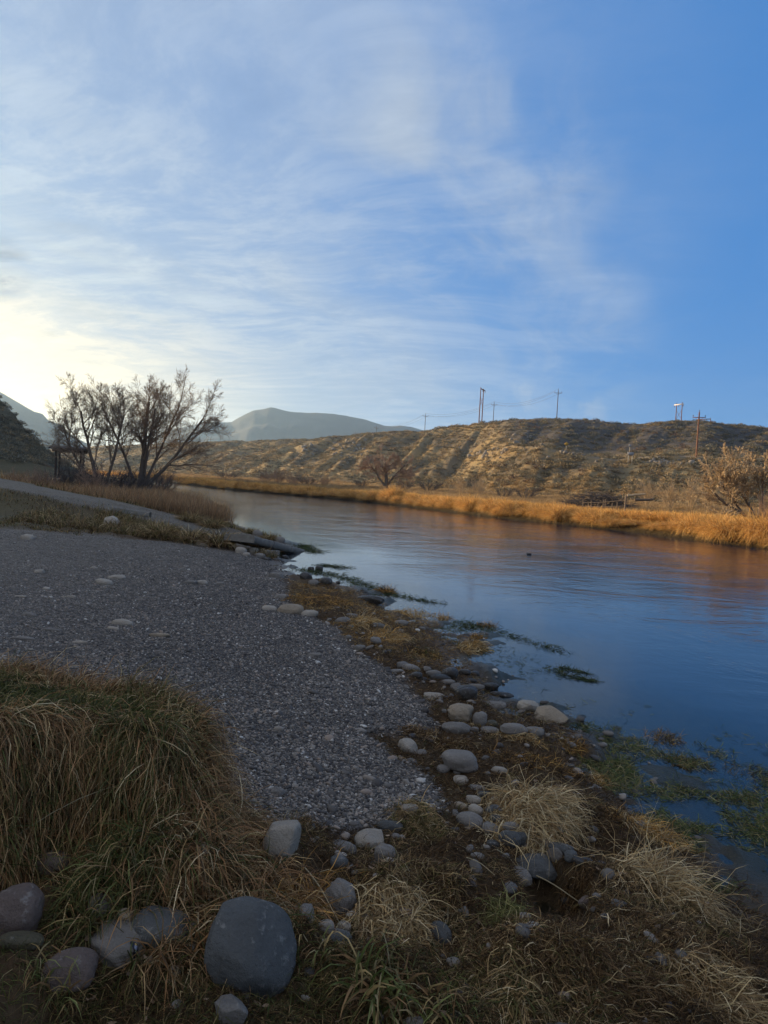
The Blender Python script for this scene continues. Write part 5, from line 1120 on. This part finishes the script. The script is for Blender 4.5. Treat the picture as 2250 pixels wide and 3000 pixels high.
# sagebrush
def sage_mesh(seed, n=90, cols=None, dome=.55):
    r_ = np.random.default_rng(seed); a = r_.uniform(0, 6.28, n); k = r_.uniform(.25, 1, n) ** .6; ph = r_.uniform(0, 1, n)
    P = np.c_[np.cos(a) * k * .5, np.sin(a) * k * .5, ph * dome * np.sqrt(np.maximum(.05, 1.05 - k ** 2))]
    P += r_.normal(size=(n, 3)) * .05; d = P * [1, 1, .8] + [0, 0, .25] + r_.normal(size=(n, 3)) * .25
    V, F, C = blades(P, d, r_.uniform(.16, .34, n), r_.uniform(.05, .10, n), np.full(n, .2), pal(n, cols or [(.15, .145, .10), (.19, .175, .12), (.11, .10, .065), (.22, .18, .11)], r_=r_), 2, None, .3, seed)
    return rawmesh('sagebrush', V, F, False, C)
SG = [sage_mesh(760 + k) for k in range(4)] + [sage_mesh(770 + k, 90, [(.30, .22, .11), (.36, .27, .13), (.24, .17, .09)], .45) for k in range(3)] + [sage_mesh(780, 90, [(.14, .085, .05), (.19, .12, .07), (.10, .065, .04)], .6)]
def hill_plants():
    r_ = np.random.default_rng(31)
    P = rsample(70000, 95, 640, -27, 31, .9, r_); x, y = P.T; z, I = H(x, y, True); foot = np.interp(I['az'], _az, _df); dc = np.interp(I['az'], _az, _dc)
    cl = fbm(x, y, 14, 3, 451)
    k = I['far'] & (I['r'] > foot - 6) & (I['r'] < dc + 40) & (I['road'] < .2) & (r_.uniform(0, 1, len(P)) < .45 + .5 * sst(cl, -.2, .3)); k &= r_.uniform(0, 1, len(P)) > .45 * I['bw'] * sst(I['tu'], .05, .2) * sst(I['az'], .12, .2); P = np.c_[x, y, z][k]; n = len(P); r = I['r'][k]; bw = (I['bw'] * sst(I['tu'], 0, .2))[k]
    s = r_.lognormal(math.log(1.0), .35, n).clip(.4, 2.0) * (.85 + .25 * sst(r, 150, 400))
    u_ = r_.uniform(0, 1, n); idx = np.where(u_ < .44 + .3 * bw, r_.integers(0, 4, n), np.where(u_ < .93, r_.integers(4, 7, n), 7))  # fewer bushes and more grey ones on the upper right face, deepening its painted shade
    scatter('sagebrush_cover', P - [0, 0, .05], np.c_[np.zeros(n), np.zeros(n), r_.uniform(0, 6.28, n)], np.c_[s * 1.3, s * 1.1, s * .85], idx, SG, M_SAGE, label='sagebrush and dry bunch grass covering the bluff across the river')
    P = rsample(16000, 50, 330, -40, -16, .6, r_); x, y = P.T; z, I = H(x, y, True); k = (~I['far']) & (z > 2.2) & (I['ramp'] < .1) & (r_.uniform(0, 1, len(P)) < .25 + .75 * I['hill']); P = np.c_[x, y, z][k]; n = len(P); s = r_.lognormal(0, .3, n) * 1.0
    scatter('sagebrush_cover', P - [0, 0, .05], np.c_[np.zeros(n), np.zeros(n), r_.uniform(0, 6.28, n)], np.c_[s * 1.3, s * 1.3, s], r_.choice([0, 1, 2, 3, 5], n), SG, M_SAGE, label='sagebrush covering the hillside at the left')
hill_plants()
def sage_things():
    r_ = np.random.default_rng(33); c_ = 0
    for i in range(400):
        u = r_.uniform(1150, 2150); v = r_.uniform(1345, 1425); X, Y, Z = ground_at(u, v); r = math.hypot(X, Y)
        if r < 95 or r > 170: continue
        o = link('sagebrush', SG[int(r_.integers(0, 8))], M_SAGE, loc=(X, Y, Z - .08), label='grey-green sagebrush clump on the lower slope of the bluff across the river', category='shrub', group='sagebrush on the lower slope')
        s = r_.uniform(1.3, 2.4); o.scale = (s * 1.3, s * 1.2, s * .8); o.rotation_euler[2] = r_.uniform(0, 6.28); c_ += 1
        if c_ >= 70: break
sage_things()
# boulders and outcrop on the bluff
def outcrop():
    r_ = np.random.default_rng(35); P = []
    for (u, v, n, su, sv) in [(1010, 1310, 40, 28, 12), (1040, 1330, 30, 18, 12), (900, 1318, 16, 14, 9), (1660, 1330, 30, 60, 12), (1430, 1330, 60, 45, 14), (2010, 1357, 40, 45, 6), (1930, 1350, 20, 30, 6), (1540, 1290, 12, 30, 15)]:
        for _ in range(n):
            X, Y, Z = ground_at(r_.normal(u, su), r_.normal(v, sv)); 
            if math.hypot(X, Y) > 100: P.append((X, Y, Z))
    P = np.array(P); n = len(P); r = np.hypot(P[:, 0], P[:, 1]); s = r_.lognormal(math.log(.0019), .4, n) * r * 1.0
    pr = []
    for k in range(4): V, F = stone_mesh(1, (1, 1, 1), 970 + k, .2, .1, 5); pr.append(rawmesh('rock_form', V, F, False))
    scatter('loose_rocks', P, r_.uniform(-.5, .5, (n, 3)) * [1, 1, 6], np.c_[s, s, s * r_.uniform(.5, 1.2, n)], r_.integers(0, 4, n), pr, m_plain('bluff_rock', (.21, .185, .15), .9, 1.5, .8, .6, .1), label='pale rocks and rubble on the bluff')
outcrop()
# ------------------------------------------------------------------ bare trees
def grow(r_, base, d0, L0, R0, levels, kids, lenf, radf, ang, trop, wander=.25, npts=(7, 6, 5, 4, 4, 3)):
    """returns per level arrays of polylines (m,n,3) and radii; vectorised level by level"""
    out = []; base = np.array([base], float); d = np.array([d0], float); d /= np.linalg.norm(d, axis=1, keepdims=True); L = np.array([L0], float); R_ = np.array([R0], float)
    for lv in range(levels):
        n = npts[lv]; m = len(base); P = np.zeros((m, n, 3)); P[:, 0] = base; dd = d.copy(); DD = np.zeros((m, n, 3)); DD[:, 0] = dd
        for k in range(1, n):
            dd = dd + r_.normal(size=(m, 3)) * wander / math.sqrt(n) * (.6 if lv == 0 else 1) + np.array([0, 0, trop[lv]]) / n; dd /= np.linalg.norm(dd, axis=1, keepdims=True)
            P[:, k] = P[:, k - 1] + dd * (L / (n - 1))[:, None]; DD[:, k] = dd
        tip = .45 if lv == 0 else .25
        RR = R_[:, None] * np.linspace(1, tip, n)[None]
        if lv == 0: RR[:, 0] *= 1.25
        out.append((P, RR))
        if lv == levels - 1: break
        K = kids[lv]; nb = []; nd = []; nL = []; nR = []
        lo = .30 if lv == 0 else .18
        for j in range(K):
            t = np.clip(lo + (1 - lo) * (j + r_.uniform(.2, 1.0, m)) / K, 0, .999); f = t * (n - 1); i = f.astype(int); fr = (f - i)[:, None]; ar = np.arange(m)
            b = P[ar, i] * (1 - fr) + P[ar, np.minimum(i + 1, n - 1)] * fr; pd = DD[ar, i]
            q = r_.normal(size=(m, 3)); q -= pd * (q * pd).sum(1)[:, None]; q /= np.linalg.norm(q, axis=1, keepdims=True) + 1e-9
            A_ = np.radians(r_.normal(ang[lv], 10, m)).clip(.15, 1.5)[:, None]
            if j == K - 1: A_ = A_ * .35
            nb.append(b); nd.append(pd * np.cos(A_) + q * np.sin(A_)); nL.append(L * lenf[lv] * r_.uniform(.6, 1.15, m) * (1.1 - .45 * t)); nR.append(RR[ar, i] * radf[lv])
        base = np.concatenate(nb); d = np.concatenate(nd); L = np.concatenate(nL); R_ = np.concatenate(nR)
    return out
def tree(name, loc, label, stems, levels, kids, lenf, radf, ang, trop, mt_trunk, mt_twig, seed, wander=.3, minr=.006, cat='tree', group=None, sides=(7, 5, 4, 3, 3, 3)):
    r_ = np.random.default_rng(seed); t = empty(name, loc, label, cat, group); Tv = MB(); Cv = MB()
    for (b, d0, L0, R0) in stems:
        for lv, (P, RR) in enumerate(grow(r_, b, d0, L0, R0, levels, kids, lenf, radf, ang, trop, wander)):
            P[..., 2] = np.maximum(P[..., 2], .02 if lv else -.3)
            V, F = tubes(P, np.maximum(RR, minr), sides[lv]); (Tv if lv < 1 else Cv).add(V, F4=F)
    link('trunk', Tv.mesh('trunk', True), mt_trunk, parent=t); link('crown', Cv.mesh('crown', False), mt_twig, parent=t); return t
BARK = m_plain('dark_bark', (.13, .10, .075), .95, 12, .7, .5, .02); TWIG = m_plain('grey_twig', (.24, .175, .12), .9, 6, .5, .2, .01)
TWR = m_plain('reddish_twig', (.32, .21, .14), .9, 6, .5, .2, .01); TWT = m_plain('tan_twig', (.46, .34, .20), .9, 6, .5, .2, .01); BRUSHM = m_plain('grey_brush', (.10, .085, .075), .9, 6, .5, .2, .01)
def base_at(u, D):
    d = ray(u, 1400); a = math.atan2(d[0], d[1]); X, Y = math.sin(a) * D, math.cos(a) * D; return X, Y, Hs(X, Y)
K5 = dict(levels=5, kids=(9, 8, 6, 7), lenf=(.58, .60, .62, .72), radf=(.55, .52, .5, .6), ang=(38, 36, 36, 38), trop=(.3, .30, .18, .10, .02))
X, Y, Z = base_at(408, 48)
tree('bare_tree', (X, Y, Z), 'large leafless spreading tree, right one of the pair on the left bank', [((0, 0, 0), (.10, 0, 1), 5.4, .19), ((.15, .1, .3), (.72, .1, .8), 5.6, .13), ((-.1, .1, .2), (-.42, 0, 1), 4.8, .10), ((0, .2, .1), (.32, .3, 1), 5.8, .11), ((.1, .2, .1), (.05, -.2, 1), 5.0, .10)], **K5, mt_trunk=BARK, mt_twig=TWIG, seed=11, wander=.30, minr=.0055).scale = (1.0, 1.0, 1.14)
X, Y, Z = base_at(296, 46)
tree('bare_tree', (X, Y, Z), 'leafless tree leaning left, left one of the pair on the left bank', [((0, 0, 0), (-.42, 0, 1), 4.7, .12), ((.1, .1, .1), (.16, .1, 1), 4.3, .10), ((-.1, 0, .1), (-.80, 0, .75), 4.3, .09)], **K5, mt_trunk=BARK, mt_twig=TWIG, seed=12, wander=.32, minr=.0055).scale = (1.05, 1.0, 1.12)
X, Y, Z = base_at(222, 44)
tree('bare_tree', (X, Y, Z), 'small crooked bare tree next to the picnic shelter', [((0, 0, 0), (-.12, 0, 1), 2.0, .08), ((.2, 0, 0), (.1, 0, 1), 1.6, .05)], levels=4, kids=(5, 5, 5), lenf=(.55, .6, .55), radf=(.6, .5, .5), ang=(45, 40, 40), trop=(.2, .2, .1, 0), mt_trunk=BARK, mt_twig=TWIG, seed=13, wander=.6, minr=.007)
X, Y, Z = base_at(1130, 112)
K4 = dict(levels=5, kids=(8, 7, 6, 5), lenf=(.78, .62, .6, .6), radf=(.62, .55, .5, .5), ang=(50, 40, 38, 38), trop=(.1, .05, -.1, -.35, -.3))
tree('bare_tree', (X, Y, Z), 'lone leafless tree with reddish drooping twigs across the river before the bluff', [((0, 0, 0), (.12, 0, 1), 4.6, .34), ((.1, 0, .8), (.8, 0, .9), 4.4, .22), ((-.1, 0, .8), (-.7, 0, .95), 4.0, .2)], **K4, mt_trunk=BARK, mt_twig=TWR, seed=14, wander=.4, minr=.017)
X, Y, Z = base_at(2215, 52)
tree('bare_tree', (X, Y, Z), 'tan twiggy tree with low leaning trunk at the right edge of the far bank', [((0, 0, 0), (-.95, .1, .45), 3.0, .15), ((.1, 0, 0), (-.45, 0, 1), 3.0, .13), ((.3, 0, 0), (.25, 0, 1), 3.2, .13), ((.6, 0, 0), (.7, .1, .9), 3.2, .12), ((-.2, .2, 0), (-.75, .3, .95), 3.4, .10), ((.1, .3, 0), (-.15, .3, 1), 3.6, .10)],
     levels=5, kids=(8, 7, 6, 5), lenf=(.66, .6, .55, .55), radf=(.6, .55, .5, .5), ang=(45, 38, 36, 36), trop=(.35, .5, .4, .3, .2), mt_trunk=BARK, mt_twig=TWT, seed=15, wander=.35, minr=.019)
X, Y, Z = base_at(2130, 75)
tree('bare_tree', (X, Y, Z), 'slim leafless sapling left of the tan twiggy tree', [((0, 0, 0), (.1, 0, 1), 3.8, .06)], levels=4, kids=(7, 5, 4), lenf=(.35, .5, .5), radf=(.5, .5, .5), ang=(35, 38, 36), trop=(.1, .3, .2, .1), mt_trunk=TWT, mt_twig=TWT, seed=16, wander=.3, minr=.010)
# shrubs of bare stems
def shrub_mesh(seed, n, h, sp, r0=.012):
    r_ = np.random.default_rng(seed); m = MB()
    for k in range(n):
        a = r_.uniform(0, 6.28); q = r_.uniform(0, 1) ** .6; d = (math.cos(a) * sp * q, math.sin(a) * sp * q, 1)
        for lv, (P, RR) in enumerate(grow(r_, (d[0] * .35, d[1] * .35, 0), d, h * r_.uniform(.55, 1), r0, 3, (5, 4), (.5, .55), (.6, .6), (28, 30), (.1, .2, .1), .35, (5, 4, 3))):
            V, F = tubes(P, np.maximum(RR, r0 * .45), 3); m.add(V, F4=F)
    return m.mesh('bare_shrub')
SHR = {('r', k): shrub_mesh(820 + k, 26, 1.9, .8, .016) for k in range(3)}
SHR.update({('t', k): shrub_mesh(830 + k, 34, 2.6, .7, .016) for k in range(3)}); SHR.update({('g', k): shrub_mesh(840 + k, 30, 1.5, 1.0, .016) for k in range(3)})
SM = dict(r=TWR, t=TWT, g=BRUSHM)
for k, (u, D, ty, s, sx, lab) in enumerate([
    (775, 150, 'r', 1.4, 2.3, 'purplish bare brush on the far flat, leftmost of the row below the gullies'), (815, 146, 'r', 1.6, 2.3, 'purplish bare brush on the far flat, second of the row below the gullies'), (860, 142, 'r', 1.35, 2.2, 'purplish bare brush on the far flat, third of the row below the gullies'),
    (905, 138, 'g', 1.3, 2.3, 'grey bare brush on the far flat, fourth of the row below the gullies'), (950, 132, 'r', 1.0, 2.0, 'low reddish brush at the right end of the row below the gullies'),
    (665, 175, 'g', 1.5, 2.6, 'dark brush at the foot of the gullied slope, leftmost'), (1060, 122, 'g', 1.1, 1.6, 'low grey brush left of the lone drooping tree'), (1190, 118, 'g', 1.3, 2.0, 'low grey brush right of the lone drooping tree'),
    (1260, 108, 'g', 1.2, 2.0, 'grey brush between the lone tree and the tan bushes'), (1350, 96, 't', .95, 1.2, 'tan rounded bush at the slope foot, left of two'), (1405, 94, 't', 1.0, 1.3, 'tan rounded bush at the slope foot, right of two'),
    (1480, 90, 'g', 1.0, 1.5, 'dark low brush left of the brush pile'), (1900, 76, 't', 1.0, 1.3, 'tan bush right of the brush pile'), (1965, 70, 't', 1.0, 1.2, 'tan bush, middle of the thicket on the right flat'), (2030, 68, 't', 1.1, 1.3, 'tan bush, tallest of the thicket on the right flat'), (2085, 64, 't', .9, 1.2, 'tan bush touching the tan twiggy tree'),
    (2245, 50, 'r', .9, 1.0, 'dark red stems at the foot of the tan twiggy tree'), (1545, 88, 'g', 1.1, 1.8, 'dark low brush just left of the broken fence')]):
    X, Y, Z = base_at(u, D); o = link('bare_shrub', SHR[(ty, k % 3)], None, loc=(X, Y, Z - .05), label=lab, category='shrub', group='bare shrubs on the far flat'); o.scale = (s * sx * .62, s * sx * .62, s); o.rotation_euler[2] = k * 2.1
    if not o.data.materials: o.data.materials.append(SM[ty])
for k, (u, D, ty, s, sx, lab) in enumerate([(120, 40, 'r', .55, 1.6, 'rusty brush at the left edge of the bare thicket'), (170, 42, 'g', .8, 1.6, 'grey brush in front of the picnic shelter'), (235, 43, 'g', .95, 1.5, 'grey brush right of the picnic shelter'), (275, 41, 'r', .7, 1.4, 'red stemmed brush left of the big bare tree'),
    (330, 44, 'g', 1.1, 1.5, 'tangled dark brush under the pair of bare trees'), (370, 43, 'g', .95, 1.4, 'dark brush left of the trunk of the large tree'), (440, 46, 'g', 1.1, 1.5, 'dark brush right of the trunk of the large tree'), (480, 50, 'r', .9, 1.4, 'low brush at the right side of the bare thicket'), (60, 38, 'r', .5, 1.8, 'low rusty brush beside the upper gravel')]):
    X, Y, Z = base_at(u, D); o = link('bare_shrub', SHR[(ty, k % 3)], None, loc=(X, Y, Z - .05), label=lab, category='shrub', group='brush under the bare trees'); o.scale = (s * sx * .8, s * sx * .8, s * 1.15); o.rotation_euler[2] = k * 1.3

# ------------------------------------------------------------------ brush pile with logs, broken fence on the far flat
def brush_pile():
    r_ = np.random.default_rng(51); X, Y, Z = base_at(1770, 60); t = empty('brush_pile', (X, Y, Z), 'dark pile of cut brush behind the broken fence on the far flat', 'brush pile'); lat = np.array([math.cos(.35), -math.sin(.35) * .4, 0])
    n = 900; P0 = np.c_[r_.uniform(-2.9, 2.2, n), r_.normal(0, .6, n), np.zeros(n)]; top = 1.25 * np.exp(-((P0[:, 0] + .3) / 2.0) ** 2) + .12; P0[:, 2] = r_.uniform(0, 1, n) * top
    d = r_.normal(size=(n, 3)) * [1, .7, .35]; d /= np.linalg.norm(d, axis=1, keepdims=True); L = r_.uniform(.5, 1.5, n)[:, None]; mid = P0 + d * L / 2 + r_.normal(size=(n, 3)) * .08; P = np.stack([P0, mid, P0 + d * L], 1); P[..., 2] = np.clip(P[..., 2], .02, 1.75)
    V, F = tubes(P, np.repeat(r_.uniform(.012, .03, n)[:, None], 3, 1) * [1, .8, .4], 3); link('branches', rawmesh('branches', V, F), BRUSHM, parent=t, kind='stuff')
    t['kind'] = 'thing'
    for k, (a_, b_, r0, lab) in enumerate([((1.9, -.2, 1.25), (3.3, -.3, 1.45), .10, 'pale sawn log sticking out of the brush pile, upper one'), ((2.4, -.5, .95), (4.0, -.2, 1.05), .11, 'dark log beside the brush pile, lower one')]):
        m = MB(); pts = np.linspace(a_, b_, 6) + r_.normal(size=(6, 3)) * .02; m.tube(pts, np.linspace(r0, r0 * .8, 6), 8)
        link('log', m.mesh('log', True), TWT if k == 0 else BARK, loc=(X, Y, Z), label=lab, category='log')
brush_pile()
def fence():
    w = m_plain('grey_fence_wood', (.19, .15, .11), .9, 4, .7, .4, .01, stretch=(1, 1, .15)); A3 = base_at(1712, 53); B3 = base_at(1836, 51); A3 = np.array(A3); B3 = np.array(B3)
    t = empty('broken_fence', tuple(A3), 'broken wooden fence with leaning pickets in the golden grass', 'fence'); r_ = np.random.default_rng(53); dv = B3 - A3
    for k, f in enumerate([0, .12, .24, .36, .48, .56, .70, .84, 1.0]):
        p = dv * f; h = [1.1, .85, 1.0, .9, 1.1, 1.15, .9, 1.0, 1.5][k]; m = MB(); ln = r_.normal(size=2) * .07; m.tube([p + [0, 0, -.2], p + [ln[0], ln[1], h]], [.035 if k < 8 else .06] * 2, 6); link('post', m.mesh('post'), w, parent=t)
    for k, (z0, z1) in enumerate([(.55, .75), (.8, 1.15)]):
        m = MB(); m.tube([np.array([0, -.06, z0]), dv * .5 + [0, -.06, (z0 + z1) / 2 - .05], dv + [0, -.06, z1]], [.02] * 3, 4); link('rail', m.mesh('rail'), w, parent=t)
    m = MB(); m.tube([np.array([-.1, 0, .1]), dv * .25 + [0, 0, .75]], [.025] * 2, 4); link('brace', m.mesh('brace'), w, parent=t)
fence()

# ------------------------------------------------------------------ poles on the bluff
POLE = m_plain('creosote_pole', (.20, .095, .055), .85, 3, .6, .3, .02, stretch=(4, 4, .3)); POLEG = m_plain('weathered_pole', (.13, .11, .095), .85, 3, .6, .3, .02, stretch=(4, 4, .3)); INS = m_plain('brown_insulator', (.09, .06, .05), .3, 3, .1, 0, .01); WIRE = m_plain('wire', (.10, .10, .11), .5, 2, .1, 0, .01)
TOPS = []
def pole(u, vtop, D, label, m_, armw=2.4, group='utility poles along the bluff', rad=.15, base_z=None):
    X, Y, Ztop = atD(u, vtop, D); Zb = Hs(X, Y) if base_z is None else base_z; h = Ztop - Zb; yaw = -math.atan2(X, Y) + .12
    t = empty('utility_pole', (X, Y, Zb), label, 'utility pole', group, yaw)
    a = MB(); a.tube([(0, 0, -.5), (0, 0, h * .5), (0, 0, h)], [rad, rad * .85, rad * .68], 8); link('pole', a.mesh('pole', True), m_, parent=t)
    a = MB(); a.box((0, -rad * .85 - .06, h - 1.15), (armw, .12, .14)); link('crossarm', a.mesh('crossarm'), m_, parent=t)
    for sx in (-1, 1):
        a = MB(); a.tube([(sx * armw * .30, -rad - .02, h - 1.18), (0, -rad - .02, h - 1.85)], [.025] * 2, 4); link('brace', a.mesh('brace'), m_, parent=t)
    for sx, zz in ((-1, h - 1.08), (1, h - 1.08), (0, h)):
        a = MB(); yy = -rad * .85 - .06 if sx else 0; x_ = sx * armw * .46; a.tube([(x_, yy, zz), (x_, yy, zz + .18), (x_, yy, zz + .22), (x_, yy, zz + .34), (x_, yy, zz + .42)], [.04, .04, .10, .10, .05], 6); link('insulator', a.mesh('insulator'), INS, parent=t)
    TOPS.append((X, Y, Ztop, yaw)); return t
pole(2049, 1207, 160, 'reddish-brown utility pole standing nearest, on the bench right of the signs', POLE, 2.5, rad=.19)
pole(1636, 1142, 262, 'thin dark utility pole alone on the skyline in the middle of the bluff', POLEG, 2.7, rad=.16)
pole(1448, 1179, 330, 'utility pole right behind the tall twin pole', POLEG, 2.8, rad=.18)
pole(1247, 1213, 372, 'utility pole where the bluff skyline begins to drop, right of the mountain', POLEG, 3.0, rad=.18)
pole(1103, 1249, 455, 'utility pole before the right end of the mountain', POLEG, 3.1, rad=.18)
pole(1042, 1266, 530, 'small utility pole left of the one before the mountain', POLEG, 3.0, rad=.17)
pole(986, 1278, 600, 'tiny utility pole on the bluff skyline, second from the far left', POLEG, 3.0, rad=.17)
pole(926, 1282, 680, 'tiniest utility pole at the far left end of the line', POLEG, 3.0, rad=.17)
def hframe(u, vtop, D, yaw, gap, label, over=1.4, white=True, rad=.2):
    X, Y, Zt = atD(u, vtop, D); Zb = Hs(X, Y); h = Zt - Zb; t = empty('transmission_frame', (X, Y, Zb), label, 'pylon', 'twin-pole power frames on the bluff', yaw)
    for s in (-1, 1):
        a = MB(); a.tube([(s * gap / 2, 0, -.6), (s * gap / 2, 0, h)], [rad, rad * .7], 8); link('post', a.mesh('post', True), POLE, parent=t)
    a = MB(); a.box((0, -rad - .1, h - .7), (gap + over * 2, .22, .36)); link('crossarm', a.mesh('crossarm'), m_white if white else POLE, parent=t)
    for s in (-1, 1):
        a = MB(); a.tube([(s * gap / 2, .02 * s, h * .50), (-s * gap / 2, .02 * s, h * .78)], [.07] * 2, 4); link('brace', a.mesh('brace'), POLE, parent=t)
    for x_ in (-gap / 2 - over * .85, 0, gap / 2 + over * .85):
        a = MB(); a.tube([(x_, -rad - .1, h - .88), (x_, -rad - .1, h - 1.2), (x_, -rad - .1, h - 1.7)], [.09, .12, .06], 6); link('insulator', a.mesh('insulator'), INS, parent=t)
m_white = m_plain('bleached_timber', (.62, .56, .50), .8, 3, .3, .2, .01)
azv = lambda u: -math.atan2(*ray(u, 1300)[:2])
hframe(1413, 1137, 300, azv(1413) + math.radians(74), 4.2, 'tallest twin-pole power frame seen nearly edge-on left of the middle skyline pole', white=False, rad=.24)
hframe(1991, 1180, 300, azv(1991) + math.radians(-48), 3.0, 'twin-pole power frame with pale crossarm and cross bracing on the skyline at the right', over=1.0)
hframe(2064, 1224, 380, azv(2064) + math.radians(-20), 5.6, 'lower farther power frame peeping over the skyline right of the reddish pole', over=.3, white=False, rad=.15)
# wires between neighbouring poles
def wires():
    seq = TOPS[1:]; names = ['utility wires between the middle skyline pole and the one behind the twin pole', 'utility wires running down from the pole behind the twin pole', 'utility wires dropping from the skyline pole towards the mountain', 'utility wires in front of the right end of the mountain', 'utility wires in front of the middle of the mountain', 'utility wires furthest to the left before the mountain']
    for k in range(6):
        a_, b_ = seq[k], seq[k + 1]; t = empty('power_line', (a_[0], a_[1], a_[2]), names[k], 'power line', 'power lines between the poles')
        for off, dz_ in ((-1.25, -.75), (0, .35), (1.25, -.75)):
            ax = np.array([a_[0] + math.cos(a_[3]) * off, a_[1] + math.sin(a_[3]) * off, a_[2] + dz_]); bx = np.array([b_[0] + math.cos(b_[3]) * off, b_[1] + math.sin(b_[3]) * off, b_[2] + dz_])
            tt = np.linspace(0, 1, 13)[:, None]; P = ax + (bx - ax) * tt; P[:, 2] -= 2.6 * 4 * (tt * (1 - tt))[:, 0]; m = MB(); m.tube(P - np.array(a_[:3]), .035, 3, False); link('wire', m.mesh('wire'), WIRE, parent=t)
wires()
# ------------------------------------------------------------------ road signs on the bench, seen from behind
SGB = m_plain('sign_back', (.22, .23, .25), .5, 2, .1, 0, .01); SPOST = m_plain('sign_post', (.50, .44, .33), .8, 4, .4, .2, .01); YEL = m_plain('yellow_sign', (.42, .24, .03), .5, 2, .1, 0, .01)
def sign(u, v, hpx, D, wpx, npost, boardh, m_, label, diamond=False):
    d = ray(u, v); a = math.atan2(d[0], d[1])
    X, Y, Z = ground_at(u, v); D = math.hypot(X, Y); h = hpx * D / FPX; w = wpx * D / FPX; t = empty('road_sign', (X, Y, Z), label, 'road sign', None, -a + .1)
    for k in range(npost):
        x_ = 0 if npost == 1 else (k - .5) * w * .6; q = MB(); q.box((x_, 0, h * .5 - .2), (.13, .13, h + .2)); link('post', q.mesh('post'), SPOST, parent=t)
    q = MB(); bh = boardh * D / FPX
    if diamond: q.box((0, -.09, h - bh * .3), (bh * .72, .03, bh * .72), 0, Matrix.Rotation(math.pi / 4, 3, 'Y').to_quaternion() if False else Matrix.Rotation(math.pi / 4, 3, 'Y').to_quaternion())
    else: q.box((0, -.09, h - bh * .5), (w, .03, bh))
    link('board', q.mesh('board'), m_, parent=t)
sign(1845, 1362, 34, 158, 17, 2, 9, SGB, 'grey two-post road sign seen on the bench left of the reddish pole')
sign(1844, 1330, 26, 200, 6, 1, 7, SGB, 'small square pale sign above the two-post sign')
sign(1658, 1324, 26, 165, 10, 1, 12, YEL, 'yellow diamond warning sign beside the road on the slope', True)

# ------------------------------------------------------------------ picnic shelter under the trees
def shelter():
    X, Y, Z = base_at(203, 52); t = empty('picnic_shelter', (X, Y, Z), 'dark flat-roofed picnic shelter on thin posts half hidden by bare branches', 'shelter', None, .30)
    wd = m_plain('dark_timber', (.075, .06, .05), .85, 5, .5, .3, .01); rf = m_plain('roof_sheet', (.08, .078, .075), .7, 3, .5, .2, .01)
    for (x_, y_) in ((-.75, -.8), (.75, -.8), (-.75, .8), (.75, .8)):
        q = MB(); q.tube([(x_, y_, -.3), (x_, y_, 2.35)], [.075, .07], 8); link('post', q.mesh('post'), wd, parent=t)
    for y_ in (-1, 1):
        q = MB(); q.box((0, y_ * .8, 2.42), (2.0, .12, .16)); link('beam', q.mesh('beam'), wd, parent=t)
    q = MB(); q.box((0, -.56, 2.64), (2.3, 1.25, .07), 0, Matrix.Rotation(math.radians(9), 3, 'X').to_quaternion()); link('roof', q.mesh('roof'), rf, parent=t)
    q = MB(); q.box((0, .70, 2.64), (2.3, 1.25, .07), 0, Matrix.Rotation(math.radians(-9), 3, 'X').to_quaternion()); link('roof', q.mesh('roof'), rf, parent=t)
shelter()

# ------------------------------------------------------------------ air
def air():
    m = bpy.data.materials.new('haze_air'); m.use_nodes = True; t = m.node_tree; t.nodes.clear(); o = N(t, 'ShaderNodeOutputMaterial'); v = N(t, 'ShaderNodeVolumePrincipled')
    v.inputs['Color'].default_value = (.50, .75, 1.0, 1); v.inputs['Density'].default_value = HAZE; v.inputs['Anisotropy'].default_value = .55; t.links.new(v.outputs[0], o.inputs['Volume'])
    b = MB(); b.box((-100, 2000, 170), (9600, 9800, 400)); o2 = link('haze', b.mesh('haze'), m, kind='stuff', label='thin pale haze in the air over the valley'); 
HAZE = .00012
air()
